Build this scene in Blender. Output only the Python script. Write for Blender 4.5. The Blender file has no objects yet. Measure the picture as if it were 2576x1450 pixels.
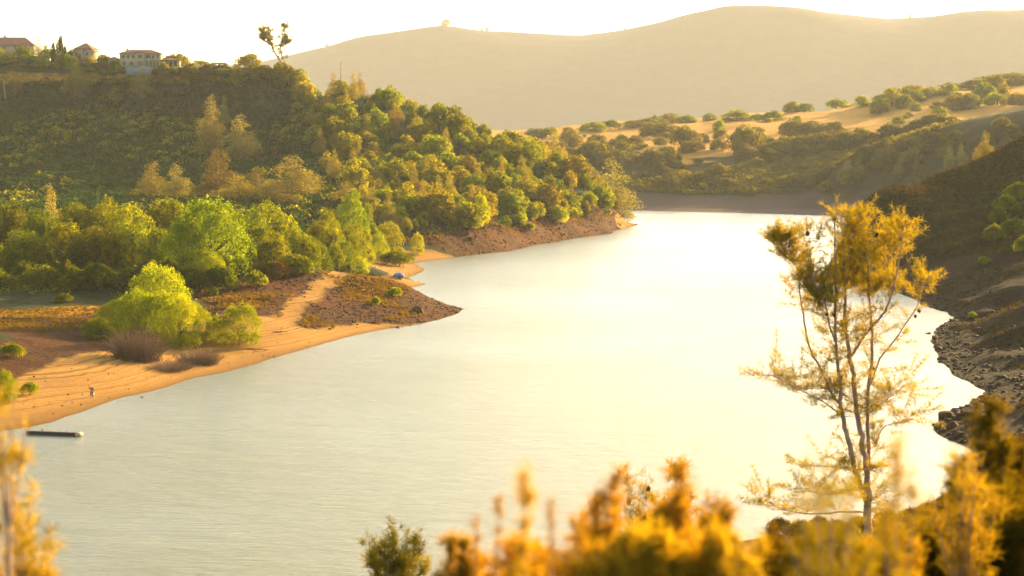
import bpy, math, random
import numpy as np
from mathutils import Vector, Matrix, Euler
random.seed(7); RNG = np.random.default_rng(7)
SC = bpy.context.scene; COL = SC.collection
rad = math.radians
# ---------------------------------------------------------------- camera model
FPX = 1991.0; CAMZ = 36.0; PITCH = math.atan(143.0/FPX); CP, SP = math.cos(PITCH), math.sin(PITCH)
KO = 1024.0/2576.0
def ray(ox, oy):
    a = (ox*KO-512.0)/FPX; b = (288.1-oy*KO)/FPX
    return a, CP+b*SP, -SP+b*CP
def pt(ox, oy, Y, dz=0.0):
    a, y, z = ray(ox, oy); t = Y/y
    return (a*t, Y, CAMZ+z*t+dz)
def shore(ox, oy):
    a, y, z = ray(ox, oy); t = -CAMZ/z
    return (a*t, y*t)
def proj(X, Y, Z):
    d = Y*CP-(Z-CAMZ)*SP; h = Y*SP+(Z-CAMZ)*CP
    return (512+FPX*X/d)/KO, (288.1-FPX*h/d)/KO
def pxm(Y): return Y/FPX/ (1/KO) * 1.0     # metres per overview pixel at depth Y
# ---------------------------------------------------------------- noise
def _hash(i, j, s):
    n = (i*374761393 + j*668265263 + s*1442695041) & 0xffffffff
    n = ((n ^ (n >> 13))*1274126177) & 0xffffffff
    return ((n ^ (n >> 16)) & 0xffff)/65535.0
def vnoise(x, y, s=0):
    x = np.asarray(x, float); y = np.asarray(y, float)
    i = np.floor(x).astype(np.int64); j = np.floor(y).astype(np.int64)
    fx = x-i; fy = y-j; fx = fx*fx*(3-2*fx); fy = fy*fy*(3-2*fy)
    a = _hash(i, j, s); b = _hash(i+1, j, s); c = _hash(i, j+1, s); d = _hash(i+1, j+1, s)
    return (a*(1-fx)+b*fx)*(1-fy)+(c*(1-fx)+d*fx)*fy-0.5
def fbm(x, y, scale, octv=4, s=0):
    r = 0; amp = 1.0; f = 1.0/scale
    for k in range(octv):
        r = r+amp*vnoise(np.asarray(x)*f, np.asarray(y)*f, s+k*17); amp *= 0.5; f *= 2.03
    return r
def inpoly(X, Y, poly):
    X = np.asarray(X, float); Y = np.asarray(Y, float); r = np.zeros(X.shape, bool)
    n = len(poly)
    for k in range(n):
        x0, y0 = poly[k]; x1, y1 = poly[(k+1) % n]
        if y0 == y1: continue
        c = ((y0 > Y) != (y1 > Y)) & (X < (x1-x0)*(Y-y0)/(y1-y0)+x0)
        r ^= c
    return r
def polydist(X, Y, poly):
    d = np.full(np.shape(X), 1e18)
    n = len(poly)
    for k in range(n):
        x0, y0 = poly[k]; x1, y1 = poly[(k+1) % n]
        dx, dy = x1-x0, y1-y0; L = dx*dx+dy*dy+1e-9
        t = np.clip(((X-x0)*dx+(Y-y0)*dy)/L, 0, 1)
        d = np.minimum(d, (X-x0-t*dx)**2+(Y-y0-t*dy)**2)
    return np.sqrt(d)
def rough_poly(poly, step=6.0, amp=1.0, seed=1):
    out = []
    n = len(poly)
    for k in range(n):
        x0, y0 = poly[k]; x1, y1 = poly[(k+1) % n]
        L = math.hypot(x1-x0, y1-y0); m = max(1, min(40, int(L/step)))
        for q in range(m):
            t = q/m; x = x0+(x1-x0)*t; y = y0+(y1-y0)*t
            w = amp*min(1.0, max(.3, L/60)) if q else amp*.3
            out.append((x+float(fbm(x, y, 14, 3, seed))*w*2, y+float(fbm(x, y, 14, 3, seed+5))*w*3))
    return out
# ---------------------------------------------------------------- land
class Land:
    def __init__(s, poly, ctrl, x0, x1, y0, y1, step, c=14.0, namp=1.0, nscale=40.0, shore_slope=0.05, seed=3, under=-6, fshore=None, minslope=0.02):
        s.poly = poly; P = [(x, y, 0.0) for x, y in poly[::1]] if poly else []
        P = P+list(ctrl)
        P = np.array(P, float)
        # thin out near duplicates
        keep = []
        for p in P:
            if all((p[0]-q[0])**2+(p[1]-q[1])**2 > (step*1.2)**2 for q in keep): keep.append(p)
        P = np.array(keep)
        A = np.sqrt((P[:, None, 0]-P[None, :, 0])**2+(P[:, None, 1]-P[None, :, 1])**2+c*c)
        n = len(P); Q = np.c_[np.ones(n), P[:, 0]/500, P[:, 1]/500]
        M = np.zeros((n+3, n+3)); M[:n, :n] = A+np.eye(n)*1e-3; M[:n, n:] = Q; M[n:, :n] = Q.T
        w = np.linalg.solve(M, np.r_[P[:, 2], 0, 0, 0])
        s.nx = int((x1-x0)/step)+1; s.ny = int((y1-y0)/step)+1; s.x0, s.y0, s.step = x0, y0, step
        X, Y = np.meshgrid(x0+np.arange(s.nx)*step, y0+np.arange(s.ny)*step)
        Z = np.empty(X.shape)
        for r in range(0, s.ny):
            Z[r] = np.sqrt((X[r][:, None]-P[None, :, 0])**2+(Y[r][:, None]-P[None, :, 1])**2+c*c) @ w[:n]+w[n]+w[n+1]*X[r]/500+w[n+2]*Y[r]/500
        if poly:
            D = polydist(X, Y, poly); ins = inpoly(X, Y, poly)
            Z = Z+fbm(X, Y, nscale, 5, seed)*namp*np.clip(D/40, 0, 1)
            lo = np.minimum(D*minslope, 2.0)
            Z = np.where(ins, np.maximum(Z, lo), -np.minimum(D*0.12, -under))
            s.D = np.where(ins, D, -D)
        else:
            Z = Z+fbm(X, Y, nscale, 6, seed)*namp; s.D = np.full(X.shape, 1e3)
        s.X, s.Y, s.Z = X, Y, Z
    def h(s, x, y):
        fx = np.clip((np.asarray(x, float)-s.x0)/s.step, 0, s.nx-1.001); fy = np.clip((np.asarray(y, float)-s.y0)/s.step, 0, s.ny-1.001)
        i = fx.astype(int); j = fy.astype(int); fx = fx-i; fy = fy-j; Z = s.Z
        return (Z[j, i]*(1-fx)+Z[j, i+1]*fx)*(1-fy)+(Z[j+1, i]*(1-fx)+Z[j+1, i+1]*fx)*fy
    def hit(s, ox, oy, ymin=0, ymax=9e9):
        """first point of this land seen along the picture direction"""
        a, yy, z = ray(ox, oy)
        Y0 = max(s.y0, ymin); Y1 = min(s.y0+(s.ny-1)*s.step, ymax)
        Ys = np.arange(Y0, Y1, s.step*0.25); t = Ys/yy; Xs = a*t; Zs = CAMZ+z*t
        g = s.h(Xs, Ys); ok = np.nonzero((Zs <= g) & (g > -0.3))[0]
        k = ok[0] if len(ok) else int(np.argmin(Zs-g))
        return float(Xs[k]), float(Ys[k]), float(g[k])
    def mesh(s, name, mat, mask=None, keep=None):
        me = bpy.data.meshes.new(name); nx, ny = s.nx, s.ny
        V = np.c_[s.X.ravel(), s.Y.ravel(), s.Z.ravel()]
        idx = np.arange(nx*ny).reshape(ny, nx)
        F = np.stack([idx[:-1, :-1], idx[:-1, 1:], idx[1:, 1:], idx[1:, :-1]], -1).reshape(-1, 4)
        if keep is not None:
            kf = keep.ravel()[F].any(1); F = F[kf]
            used = np.unique(F); remap = np.full(nx*ny, -1); remap[used] = np.arange(len(used)); F = remap[F]; V = V[used]
        else: used = np.arange(nx*ny)
        fill_mesh(me, V, F)
        if mask is not None:
            at = me.attributes.new('mask', 'FLOAT_COLOR', 'POINT')
            at.data.foreach_set('color', mask.reshape(-1, 4)[used].astype(np.float32).ravel())
        me.polygons.foreach_set('use_smooth', np.ones(len(me.polygons), bool))
        me.materials.append(mat); o = bpy.data.objects.new(name, me); COL.objects.link(o); o['kind'] = 'structure'
        return o
def fill_mesh(me, V, F):
    V = np.asarray(V, np.float32); F = np.asarray(F, np.int32); k = F.shape[1]
    me.vertices.add(len(V)); me.vertices.foreach_set('co', V.ravel())
    me.loops.add(F.size); me.loops.foreach_set('vertex_index', F.ravel())
    me.polygons.add(len(F)); me.polygons.foreach_set('loop_start', np.arange(0, F.size, k, dtype=np.int32))
    me.update(calc_edges=True); me.validate()
# ---------------------------------------------------------------- materials
def nodes(name):
    m = bpy.data.materials.new(name); m.use_nodes = True; nt = m.node_tree; nt.nodes.clear()
    return m, nt
def N(nt, typ, **kw):
    n = nt.nodes.new(typ)
    for k, v in kw.items():
        if k.startswith('i_'):
            key = k[2:]; key = int(key) if key.isdigit() else key.replace('_', ' ')
            n.inputs[key].default_value = v
        else: setattr(n, k, v)
    return n
def ramp(nt, fac, stops):
    r = N(nt, 'ShaderNodeValToRGB'); e = r.color_ramp.elements
    while len(e) < len(stops): e.new(0.5)
    for k, (p, c) in enumerate(stops): e[k].position = p; e[k].color = (*c, 1) if len(c) == 3 else c
    nt.links.new(fac, r.inputs[0]); return r.outputs[0]
def mixc(nt, fac, a, b, mode='MIX'):
    m = N(nt, 'ShaderNodeMix', data_type='RGBA', blend_type=mode)
    for s, v in ((m.inputs[0], fac), (m.inputs[6], a), (m.inputs[7], b)):
        if isinstance(v, (int, float)): s.default_value = v
        elif isinstance(v, tuple): s.default_value = (*v, 1)
        else: nt.links.new(v, s)
    return m.outputs[2]
def math_(nt, op, a, b=None, clamp=False):
    m = N(nt, 'ShaderNodeMath', operation=op, use_clamp=clamp)
    for k, v in enumerate((a, b)):
        if v is None: continue
        if isinstance(v, (int, float)): m.inputs[k].default_value = v
        else: nt.links.new(v, m.inputs[k])
    return m.outputs[0]
def noise(nt, vec, scale, detail=4, rough=.55, out=0):
    n = N(nt, 'ShaderNodeTexNoise', i_Scale=scale, i_Detail=detail, i_Roughness=rough)
    if vec is not None: nt.links.new(vec, n.inputs['Vector'])
    return n.outputs[out]
def outp(nt, sh):
    o = N(nt, 'ShaderNodeOutputMaterial'); nt.links.new(sh, o.inputs['Surface'])
def simple(name, col, rough=.8, var=.25, scale=3.0, bump=0.0, metal=0, spec=.06):
    m, nt = nodes(name); geo = N(nt, 'ShaderNodeTexCoord')
    nz = noise(nt, geo.outputs['Object'], scale)
    c = ramp(nt, nz, [(0.3, tuple(x*(1-var) for x in col)), (0.7, tuple(min(1, x*(1+var)) for x in col))])
    b = N(nt, 'ShaderNodeBsdfPrincipled', i_Roughness=rough, i_Metallic=metal); b.inputs['Specular IOR Level'].default_value = spec
    nt.links.new(c, b.inputs['Base Color'])
    if bump:
        bp = N(nt, 'ShaderNodeBump', i_Strength=bump); nt.links.new(nz, bp.inputs['Height']); nt.links.new(bp.outputs[0], b.inputs['Normal'])
    outp(nt, b.outputs[0]); return m
def leafmat(name, col, col2, trans=.45, tcol=None, gloss=.0, scale=.35):
    """leaves: diffuse + translucent, colour varied by position and by tree"""
    m, nt = nodes(name); tc = N(nt, 'ShaderNodeTexCoord'); oi = N(nt, 'ShaderNodeObjectInfo')
    nz = noise(nt, tc.outputs['Object'], scale, 5, .65)
    c = ramp(nt, nz, [(0.32, col), (0.68, col2)])
    hv = N(nt, 'ShaderNodeHueSaturation'); 
    h = N(nt, 'ShaderNodeMapRange', i_From_Min=0, i_From_Max=1, i_To_Min=.478, i_To_Max=.512); nt.links.new(oi.outputs['Random'], h.inputs[0])
    v = math_(nt, 'FRACT', math_(nt, 'MULTIPLY', oi.outputs['Random'], 7.31)); v2 = N(nt, 'ShaderNodeMapRange', i_To_Min=.72, i_To_Max=1.3); nt.links.new(v, v2.inputs[0])
    nt.links.new(c, hv.inputs['Color']); nt.links.new(h.outputs[0], hv.inputs['Hue']); nt.links.new(v2.outputs[0], hv.inputs['Value'])
    c = hv.outputs[0]
    d = N(nt, 'ShaderNodeBsdfDiffuse'); t = N(nt, 'ShaderNodeBsdfTranslucent'); mx = N(nt, 'ShaderNodeMixShader', i_0=trans)
    nt.links.new(c, d.inputs[0])
    tc2 = mixc(nt, 1.0, c, tcol or (1.7, 1.6, .7), 'MULTIPLY'); nt.links.new(tc2, t.inputs[0])
    nt.links.new(d.outputs[0], mx.inputs[1]); nt.links.new(t.outputs[0], mx.inputs[2]); outp(nt, mx.outputs[0]); return m
def ground_mat(name, base, base2, sand, rock, grass, bump=.6, bscale=.25, stripes=True, fine=1.6, far=False):
    """mask R sand, G rock, B dry grass; the rest is leaf litter and scrub soil"""
    m, nt = nodes(name); geo = N(nt, 'ShaderNodeNewGeometry'); pos = geo.outputs['Position']
    at = N(nt, 'ShaderNodeAttribute', attribute_name='mask'); sx = N(nt, 'ShaderNodeSeparateColor'); nt.links.new(at.outputs['Color'], sx.inputs[0])
    n1 = noise(nt, pos, bscale, 8, .62); n2 = noise(nt, pos, bscale*6*fine/1.6, 5, .7); n3 = noise(nt, pos, bscale*.12, 4)
    c = ramp(nt, n1, [(0.35, base), (0.65, base2)])
    def soft(m_): # break the mask edge with noise
        return math_(nt, 'MULTIPLY', math_(nt, 'SUBTRACT', math_(nt, 'ADD', m_, math_(nt, 'MULTIPLY', math_(nt, 'SUBTRACT', n1, .5), .9)), .35), 3.3, True)
    gr = ramp(nt, n2, [(0.3, tuple(x*.72 for x in grass)), (0.7, tuple(min(1, x*1.15) for x in grass))])
    c = mixc(nt, soft(sx.outputs[2]), c, gr)
    vo = N(nt, 'ShaderNodeTexVoronoi', i_Scale=bscale*5, feature='F1'); nt.links.new(pos, vo.inputs['Vector'])
    rk = ramp(nt, n2, [(0.36, tuple(x*.38 for x in rock)), (0.52, rock), (0.66, tuple(min(1, x*1.9) for x in rock))])
    rk = mixc(nt, ramp(nt, n3, [(.45, (0, 0, 0)), (.6, (.6, .6, .6))]), rk, tuple(x*y for x, y in zip(rock, (1.7, 1.35, 1.0))))
    c = mixc(nt, soft(sx.outputs[1]), c, rk)
    sp = N(nt, 'ShaderNodeSeparateXYZ'); nt.links.new(pos, sp.inputs[0])
    if stripes:
        # strand lines left by the falling water level: they follow the height
        z = math_(nt, 'ADD', sp.outputs[2], math_(nt, 'MULTIPLY', n1, .22))
        st = N(nt, 'ShaderNodeTexNoise', noise_dimensions='1D', i_Scale=7.0, i_Detail=3, i_Roughness=.7); nt.links.new(z, st.inputs['W'])
        sc_ = ramp(nt, st.outputs[0], [(0.30, tuple(x*.42 for x in sand)), (0.43, tuple(x*.82 for x in sand)), (0.56, sand), (0.7, tuple(min(1, x*1.18) for x in sand))])
        sc_ = mixc(nt, ramp(nt, n2, [(.55, (0, 0, 0)), (.8, (.55, .55, .55))]), sc_, tuple(x*.45 for x in sand))
        wet = N(nt, 'ShaderNodeMapRange', i_From_Min=0.02, i_From_Max=.34, i_To_Min=.9, i_To_Max=0); nt.links.new(sp.outputs[2], wet.inputs[0])
        sc_ = mixc(nt, wet.outputs[0], sc_, tuple(x*.4 for x in sand))
        c = mixc(nt, soft(sx.outputs[0]), c, sc_)
    else:
        c = mixc(nt, soft(sx.outputs[0]), c, sand)
    b = N(nt, 'ShaderNodeBsdfPrincipled', i_Roughness=.95); b.inputs['Specular IOR Level'].default_value = .02
    nt.links.new(c, b.inputs['Base Color'])
    hh = math_(nt, 'ADD', n1, math_(nt, 'MULTIPLY', n2, .35))
    hh = math_(nt, 'MULTIPLY', hh, math_(nt, 'SUBTRACT', 1.15, math_(nt, 'MULTIPLY', sx.outputs[0], .95)))
    if stripes: hh = math_(nt, 'ADD', hh, math_(nt, 'MULTIPLY', st.outputs[0], .12))
    bp = N(nt, 'ShaderNodeBump', i_Strength=bump, i_Distance=1.6 if not far else 6.0); nt.links.new(hh, bp.inputs['Height']); nt.links.new(bp.outputs[0], b.inputs['Normal'])
    outp(nt, b.outputs[0]); return m
def tag(o, label=None, cat=None, group=None, kind=None):
    if label: o['label'] = label
    if cat: o['category'] = cat
    if group: o['group'] = group
    if kind: o['kind'] = kind
    return o
# ================================================================= LEFT BANK
front = [(-900, 1340), (-400, 1195), (-150, 1125), (0, 1088), (40, 1080), (100, 1071), (160, 1053), (230, 1028), (300, 1004), (380, 985), (440, 966), (480, 953), (560, 938), (640, 917), (720, 892), (800, 868), (880, 846), (960, 829), (1040, 818), (1100, 805), (1150, 789), (1172, 776)]
LP = [shore(*p) for p in front]
LP += [(-14, 446), (-22, 453), (-34, 468), (-44, 485), (-41, 497)]
LP += [shore(*p) for p in [(1029, 723), (1050, 720), (1071, 715), (1040, 707), (1029, 698), (1048, 690), (1062, 684), (1067, 676), (1052, 669), (1040, 663), (1065, 657), (1110, 652), (1150, 647), (1200, 640), (1280, 632), (1350, 615), (1400, 607), (1440, 600), (1500, 593), (1535, 589), (1541, 581), (1570, 574), (1597, 568)]]
LP += [(58, 905), (50, 925), (38, 950), (20, 985), (-20, 1030), (-80, 1075), (-160, 1120), (-260, 1180), (-420, 1260), (-520, 1200), (-520, 120)]
LPR = rough_poly(LP[:len(front)], 5, .5, 2)[:-1]
LPR = rough_poly(LP, 5, .55, 2)
lc = []
for a in [(230, 1000, 276), (200, 955, 292), (400, 945, 304), (50, 940, 295), (-200, 950, 290), (100, 860, 330), (0, 860, 325), (-200, 870, 320), (300, 870, 335), (500, 880, 340), (100, 800, 362), (0, 785, 370), (-200, 790, 368), (100, 770, 380), (300, 760, 392), (500, 720, 415), (620, 700, 425),
          (850, 683, 445), (760, 755, 402), (700, 822, 366), (620, 860, 350), (900, 752, 415), (800, 800, 385), (950, 702, 447), (1040, 732, 447), (1100, 757, 444), (1000, 770, 415), (1140, 772, 441),
          (1250, 560, 700), (1150, 570, 672), (1080, 590, 652), (1400, 530, 775), (1500, 518, 835), (1560, 543, 880), (1330, 570, 730), (1450, 555, 800),
          (1000, 655, 610), (960, 668, 570), (1002, 702, 528), (930, 690, 505), (850, 650, 560), (700, 640, 520), (500, 680, 440), (300, 700, 420), (100, 700, 420), (-100, 700, 420),
          (900, 640, 600), (950, 590, 650)]:
    lc.append(pt(*a))
for a in [(700, 190, 935), (860, 205, 920), (1000, 240, 910), (1100, 275, 905), (1200, 315, 900), (1300, 352, 895), (1400, 412, 890), (1480, 462, 885), (1530, 512, 885),
          (900, 400, 800), (1100, 400, 815), (1300, 440, 805), (1000, 500, 710), (1200, 500, 730), (1400, 490, 810), (820, 400, 790), (850, 300, 865), (1000, 300, 870), (780, 240, 905), (1100, 450, 760), (850, 470, 700)]:
    lc.append(pt(*a, -6.0))
for ox in (-400, -150, 0, 150, 300, 450, 580):
    for oy, Y in ((250, 945), (300, 915), (350, 880), (400, 838), (450, 790), (500, 730)):
        lc.append(pt(ox, oy, Y, -2))
    lc.append(pt(ox, 600, 560, 0)); lc.append(pt(ox, 560, 630))
for a in [(690, 260, 925), (690, 330, 880), (700, 400, 815), (720, 460, 735), (660, 300, 915), (660, 400, 835), (660, 480, 740), (760, 330, 868), (770, 420, 780)]:
    lc.append(pt(*a, -3))
for a in [(300, 168, 965), (420, 168, 962), (200, 160, 970), (100, 160, 975), (0, 150, 980), (-200, 140, 985), (-400, 140, 985), (480, 178, 962), (560, 186, 958), (640, 186, 950),
          (300, 205, 952), (100, 205, 955), (450, 205, 952), (600, 215, 945), (0, 215, 952)]:
    lc.append(pt(*a))
for x in (-480, -380, -300, -230, -160, -110): lc += [(x, 1010, 62), (x, 1050, 52), (x, 1100, 40), (x, 1150, 25)]
lc += [(-60, 990, 45), (-20, 960, 30)]
lc += [pt(ox, oy, Y, dz) for ox, oy, Y, dz in [(640, 188, 975, -2), (700, 196, 965, -6), (600, 182, 985, -2), (740, 205, 945, -7), (680, 196, 990, -8), (560, 182, 985, -2), (790, 225, 935, -8)]]
LEFT = Land(LPR, lc, -460, 110, 190, 1180, 2.0, c=10, namp=1.6, nscale=45, seed=11)
# fine rills on the bare banks
rk = np.clip((LEFT.D)/6, 0, 1)*(LEFT.Z > 0)
LEFT.Z += .045*np.sin(LEFT.Z*28+fbm(LEFT.X, LEFT.Y, 30, 2, 33)*5)*((LEFT.Z > .25) & (LEFT.Z < 2.6) & (LEFT.Y < 420))
LEFT.Z += fbm(LEFT.X, LEFT.Y, 7, 3, 31)*0.9*rk*np.clip((LEFT.Z-1.5)/4, 0, 1)
def omask(L, poly, y0=0, y1=1e9, jit=14):
    X, Y, Z = L.X, L.Y, L.Z; Yc = np.maximum(Y, 5); ox, oy = proj(X, Yc, Z)
    j = jit; ox = ox+fbm(X, Y, 12, 3, 71)*j*2; oy = oy+fbm(X, Y, 12, 3, 72)*j
    return inpoly(ox, oy, poly) & (Y > y0) & (Y < y1)
def blur(M, n=1):
    M = M.astype(float)
    for _ in range(n):
        p = np.pad(M, 1, mode='edge'); M = (p[:-2, 1:-1]+p[2:, 1:-1]+p[1:-1, :-2]+p[1:-1, 2:]+2*M)/6
    return M
X, Y, Z, D = LEFT.X, LEFT.Y, LEFT.Z, LEFT.D
path = [(640, 860), (690, 800), (745, 748), (815, 690), (845, 676), (888, 676), (862, 706), (800, 752), (765, 790), (742, 830), (700, 862)]
sand = ((Y < 400) & (D < 15+fbm(X, Y, 25, 3, 91)*12+np.clip((X+75)*.5, 0, 14))) | ((Y < 470) & (D < 9) & (Z < 2.0)) | ((Y > 480) & (Y < 640) & (X > -75) & (Z < 2.6))
knoll = omask(LEFT, [(735, 835), (755, 790), (800, 745), (868, 690), (960, 690), (1060, 725), (1190, 765), (1185, 790), (1100, 812), (1000, 822), (900, 818), (820, 826)], 370, 470, 8)
slope2 = omask(LEFT, [(470, 740), (600, 700), (820, 680), (790, 720), (720, 770), (690, 800), (560, 790)], 370, 470, 8)
rockm = knoll | slope2 | ((Y > 640) & (D < 60) & (Z < 11) & (X > -60)) 
pathm = omask(LEFT, path, 350, 470, 5)
sand = (sand & ~knoll & ~slope2) | pathm; rockm = rockm & ~pathm
earth = (Y < 400) & ~sand & (Z < 4.6)
rockm |= earth
sand |= (Y > 855) & (X > 45) & (D < 12)
gold = omask(LEFT, [(-300, 780), (100, 778), (300, 768), (300, 800), (230, 826), (100, 838), (-300, 842)], 330, 420, 7) | omask(LEFT, [(800, 690), (900, 700), (1000, 715), (1010, 745), (900, 775), (840, 745)], 390, 460, 20) & (fbm(X, Y, 9, 3, 5) > .05)
gold |= omask(LEFT, [(-300, 178), (80, 180), (560, 186), (600, 205), (500, 214), (300, 207), (80, 214), (-300, 222)], 900, 990, 3)
gold |= (Y > 640) & (Y < 900) & (D > 8) & (D < 80) & (Z < 12) & (fbm(X, Y, 16, 4, 8) > .12)
LM = np.zeros(X.shape+(4,)); LM[..., 0] = blur(sand, 2); LM[..., 1] = blur(rockm, 1); LM[..., 2] = blur(gold, 1)*np.where(Y > 900, .55, 1); LM[..., 3] = 1
M_left = ground_mat('bank_ground', (.022, .028, .009), (.05, .048, .017), (.29, .140, .030), (.055, .024, .008), (.30, .135, .010))
left_bank = LEFT.mesh('left_bank', M_left, LM, keep=(D > -60))
# ================================================================= NEAR AND RIGHT BANK
right = [(2058, 700), (2100, 716), (2150, 720), (2200, 723), (2250, 733), (2290, 748), (2344, 774), (2385, 786), (2407, 800), (2385, 808), (2366, 822), (2350, 838), (2345, 855), (2352, 880), (2368, 912), (2400, 945), (2450, 966), (2482, 984), (2465, 1000), (2425, 1022), (2385, 1035), (2365, 1055), (2350, 1076), (2378, 1100), (2440, 1130), (2490, 1160), (2520, 1181), (2500, 1215), (2434, 1247), (2354, 1289), (2290, 1303)]
RP = [shore(*p) for p in right]
RP += [(22, 180), (4, 168), (-25, 158), (-60, 152), (-120, 146), (-200, 150), (-330, 120), (-330, -120), (460, -120), (460, 900), (300, 880), (190, 760), (120, 650), (95, 590)]
RPR = rough_poly(RP, 4, .7, 9)
rc = []
for a in [(2576, 368, 640), (2500, 395, 630), (2400, 440, 615), (2300, 480, 600), (2195, 522, 585), (2130, 572, 570), (2085, 640, 557), (2400, 600, 520), (2576, 500, 545), (2576, 620, 480), (2480, 640, 480), (2300, 640, 510), (2300, 560, 550), (2450, 520, 570), (2200, 650, 525),
          (2500, 740, 425), (2576, 780, 400), (2576, 880, 335), (2480, 880, 335), (2700, 340, 650), (2850, 300, 660), (2700, 600, 480), (2800, 500, 520)]:
    rc.append(pt(*a))
rc += [(90, 372, 3.5), (110, 372, 10), (96, 300, 7), (110, 280, 12), (84, 240, 8), (130, 250, 22), (150, 350, 25), (200, 450, 34), (250, 600, 50), (350, 500, 52), (300, 300, 45), (250, 750, 20), (180, 680, 16), (400, 700, 30), (400, 200, 50), (400, 0, 50),
       (0, 0, 34.2), (0, -60, 37), (-60, 0, 33), (60, 0, 34.5), (0, 9, 32.2), (0, 20, 28.6), (0, 35, 24.5), (0, 60, 18.2), (15, 86, 14.6), (0, 100, 9), (0, 130, 3), (30, 120, 9.5), (38, 150, 5.2), (60, 150, 13), (60, 120, 16.5), (100, 150, 24), (47, 182, 3.4), (58, 200, 5.5), (75, 225, 7), (40, 86, 18), (50, 60, 23), (20, 30, 26.5), (40, 30, 29), (-20, 30, 25.5), (-30, 60, 17), (-60, 60, 17), (-100, 60, 17), (-60, 110, 6), (-30, 130, 2.5), (-150, 60, 18), (-150, 110, 7), (-250, 60, 18), (-250, 0, 33), (-20, 9, 31), (20, 9, 32.5), (-40, 20, 28.5), (100, 60, 33), (160, 120, 38), (30, 160, 3), (12, 9, 32.2), (160, 0, 42)]
NEAR = Land(RPR, rc, -340, 440, -110, 800, 2.0, c=8, namp=1.2, nscale=30, seed=23)
NEAR.Z += fbm(NEAR.X, NEAR.Y, 8, 4, 41)*2.0*np.clip(NEAR.D/5, 0, 1)*(NEAR.Y > 195)*(NEAR.Z > .1)
NEAR.Z = np.where(NEAR.D > .5, np.maximum(NEAR.Z, .12), NEAR.Z)
X, Y, Z, D = NEAR.X, NEAR.Y, NEAR.Z, NEAR.D
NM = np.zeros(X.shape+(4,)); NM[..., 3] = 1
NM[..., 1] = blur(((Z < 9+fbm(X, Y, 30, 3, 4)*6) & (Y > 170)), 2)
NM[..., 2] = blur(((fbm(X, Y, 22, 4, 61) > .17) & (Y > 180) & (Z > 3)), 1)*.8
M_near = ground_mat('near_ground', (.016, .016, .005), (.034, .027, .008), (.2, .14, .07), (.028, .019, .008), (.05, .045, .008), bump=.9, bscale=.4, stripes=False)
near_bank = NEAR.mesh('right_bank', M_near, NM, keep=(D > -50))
# ================================================================= FAR SHORE AND GOLDEN HILLS
far = [(1300, 520), (1450, 524), (1552, 528), (1640, 531), (1760, 534), (1900, 538), (2062, 543), (2300, 553), (2600, 565), (2900, 585), (3400, 640)]
FP = [shore(*p) for p in far]+[(1300, 900), (1500, 2600), (-900, 2600), (-900, 1500), (-500, 1400), (-200, 1250)]
FPR = rough_poly(FP, 14, 1.2, 4)
fc = []
for a in [(1560, 492, 1135), (1680, 488, 1140), (1800, 495, 1130), (2000, 498, 1120), (2150, 495, 1090), (1600, 470, 1165), (1700, 462, 1160), (1650, 437, 1200), (1760, 425, 1205), (1900, 412, 1210), (2050, 392, 1215), (2180, 372, 1220),
          (1780, 480, 1135), (1900, 474, 1125), (2000, 465, 1115), (2100, 450, 1105), (2200, 427, 1095), (2300, 402, 1085), (2450, 358, 1075), (2576, 324, 1065), (2750, 285, 1060), (2300, 490, 1030), (2450, 470, 1020), (2600, 450, 1010),
          (1450, 440, 1220), (1500, 405, 1260), (1400, 395, 1270), (1600, 375, 1350), (1800, 362, 1400), (2000, 352, 1410), (2200, 335, 1400), (2400, 318, 1360), (2576, 300, 1300), (1700, 340, 1500), (1900, 325, 1540), (2100, 305, 1560), (2300, 285, 1560), (2500, 265, 1560),
          (1340, 342, 1600), (1420, 332, 1610), (1500, 324, 1620), (1650, 313, 1650), (1800, 307, 1680), (1900, 297, 1700), (2000, 282, 1700), (2100, 264, 1700), (2230, 242, 1700), (2330, 240, 1720), (2400, 228, 1750), (2500, 218, 1780), (2576, 208, 1800), (2750, 185, 1850)]:
    fc.append(pt(*a))
fc += [(-300, 1500, 30), (-100, 1500, 38), (-500, 1800, 40), (-100, 1900, 45), (200, 1900, 42), (500, 1950, 60), (800, 2000, 80), (300, 2300, 40), (800, 2400, 60), (-300, 2300, 40), (1000, 1400, 70), (900, 1200, 60), (1100, 1800, 95)]
FAR = Land(FPR, fc, -620, 1180, 960, 2400, 6.0, c=18, namp=9, nscale=90, seed=51)
X, Y, Z, D = FAR.X, FAR.Y, FAR.Z, FAR.D
FM = np.zeros(X.shape+(4,)); FM[..., 3] = 1
bare = (Y < 1200) & (Z < 8.5+fbm(X, Y, 60, 3, 2)*3)
FM[..., 0] = blur(bare, 1)
FM[..., 2] = blur((Y > 1240) & ~bare | (fbm(X, Y, 60, 4, 9) > .22) & (Y > 1130), 1)
M_far = ground_mat('far_ground', (.03, .028, .010), (.06, .045, .014), (.08, .052, .036), (.1, .065, .035), (.42, .21, .038), bump=.7, bscale=.09, stripes=False, far=True)
far_hills = FAR.mesh('golden_hills', M_far, FM, keep=(D > -40))
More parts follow.
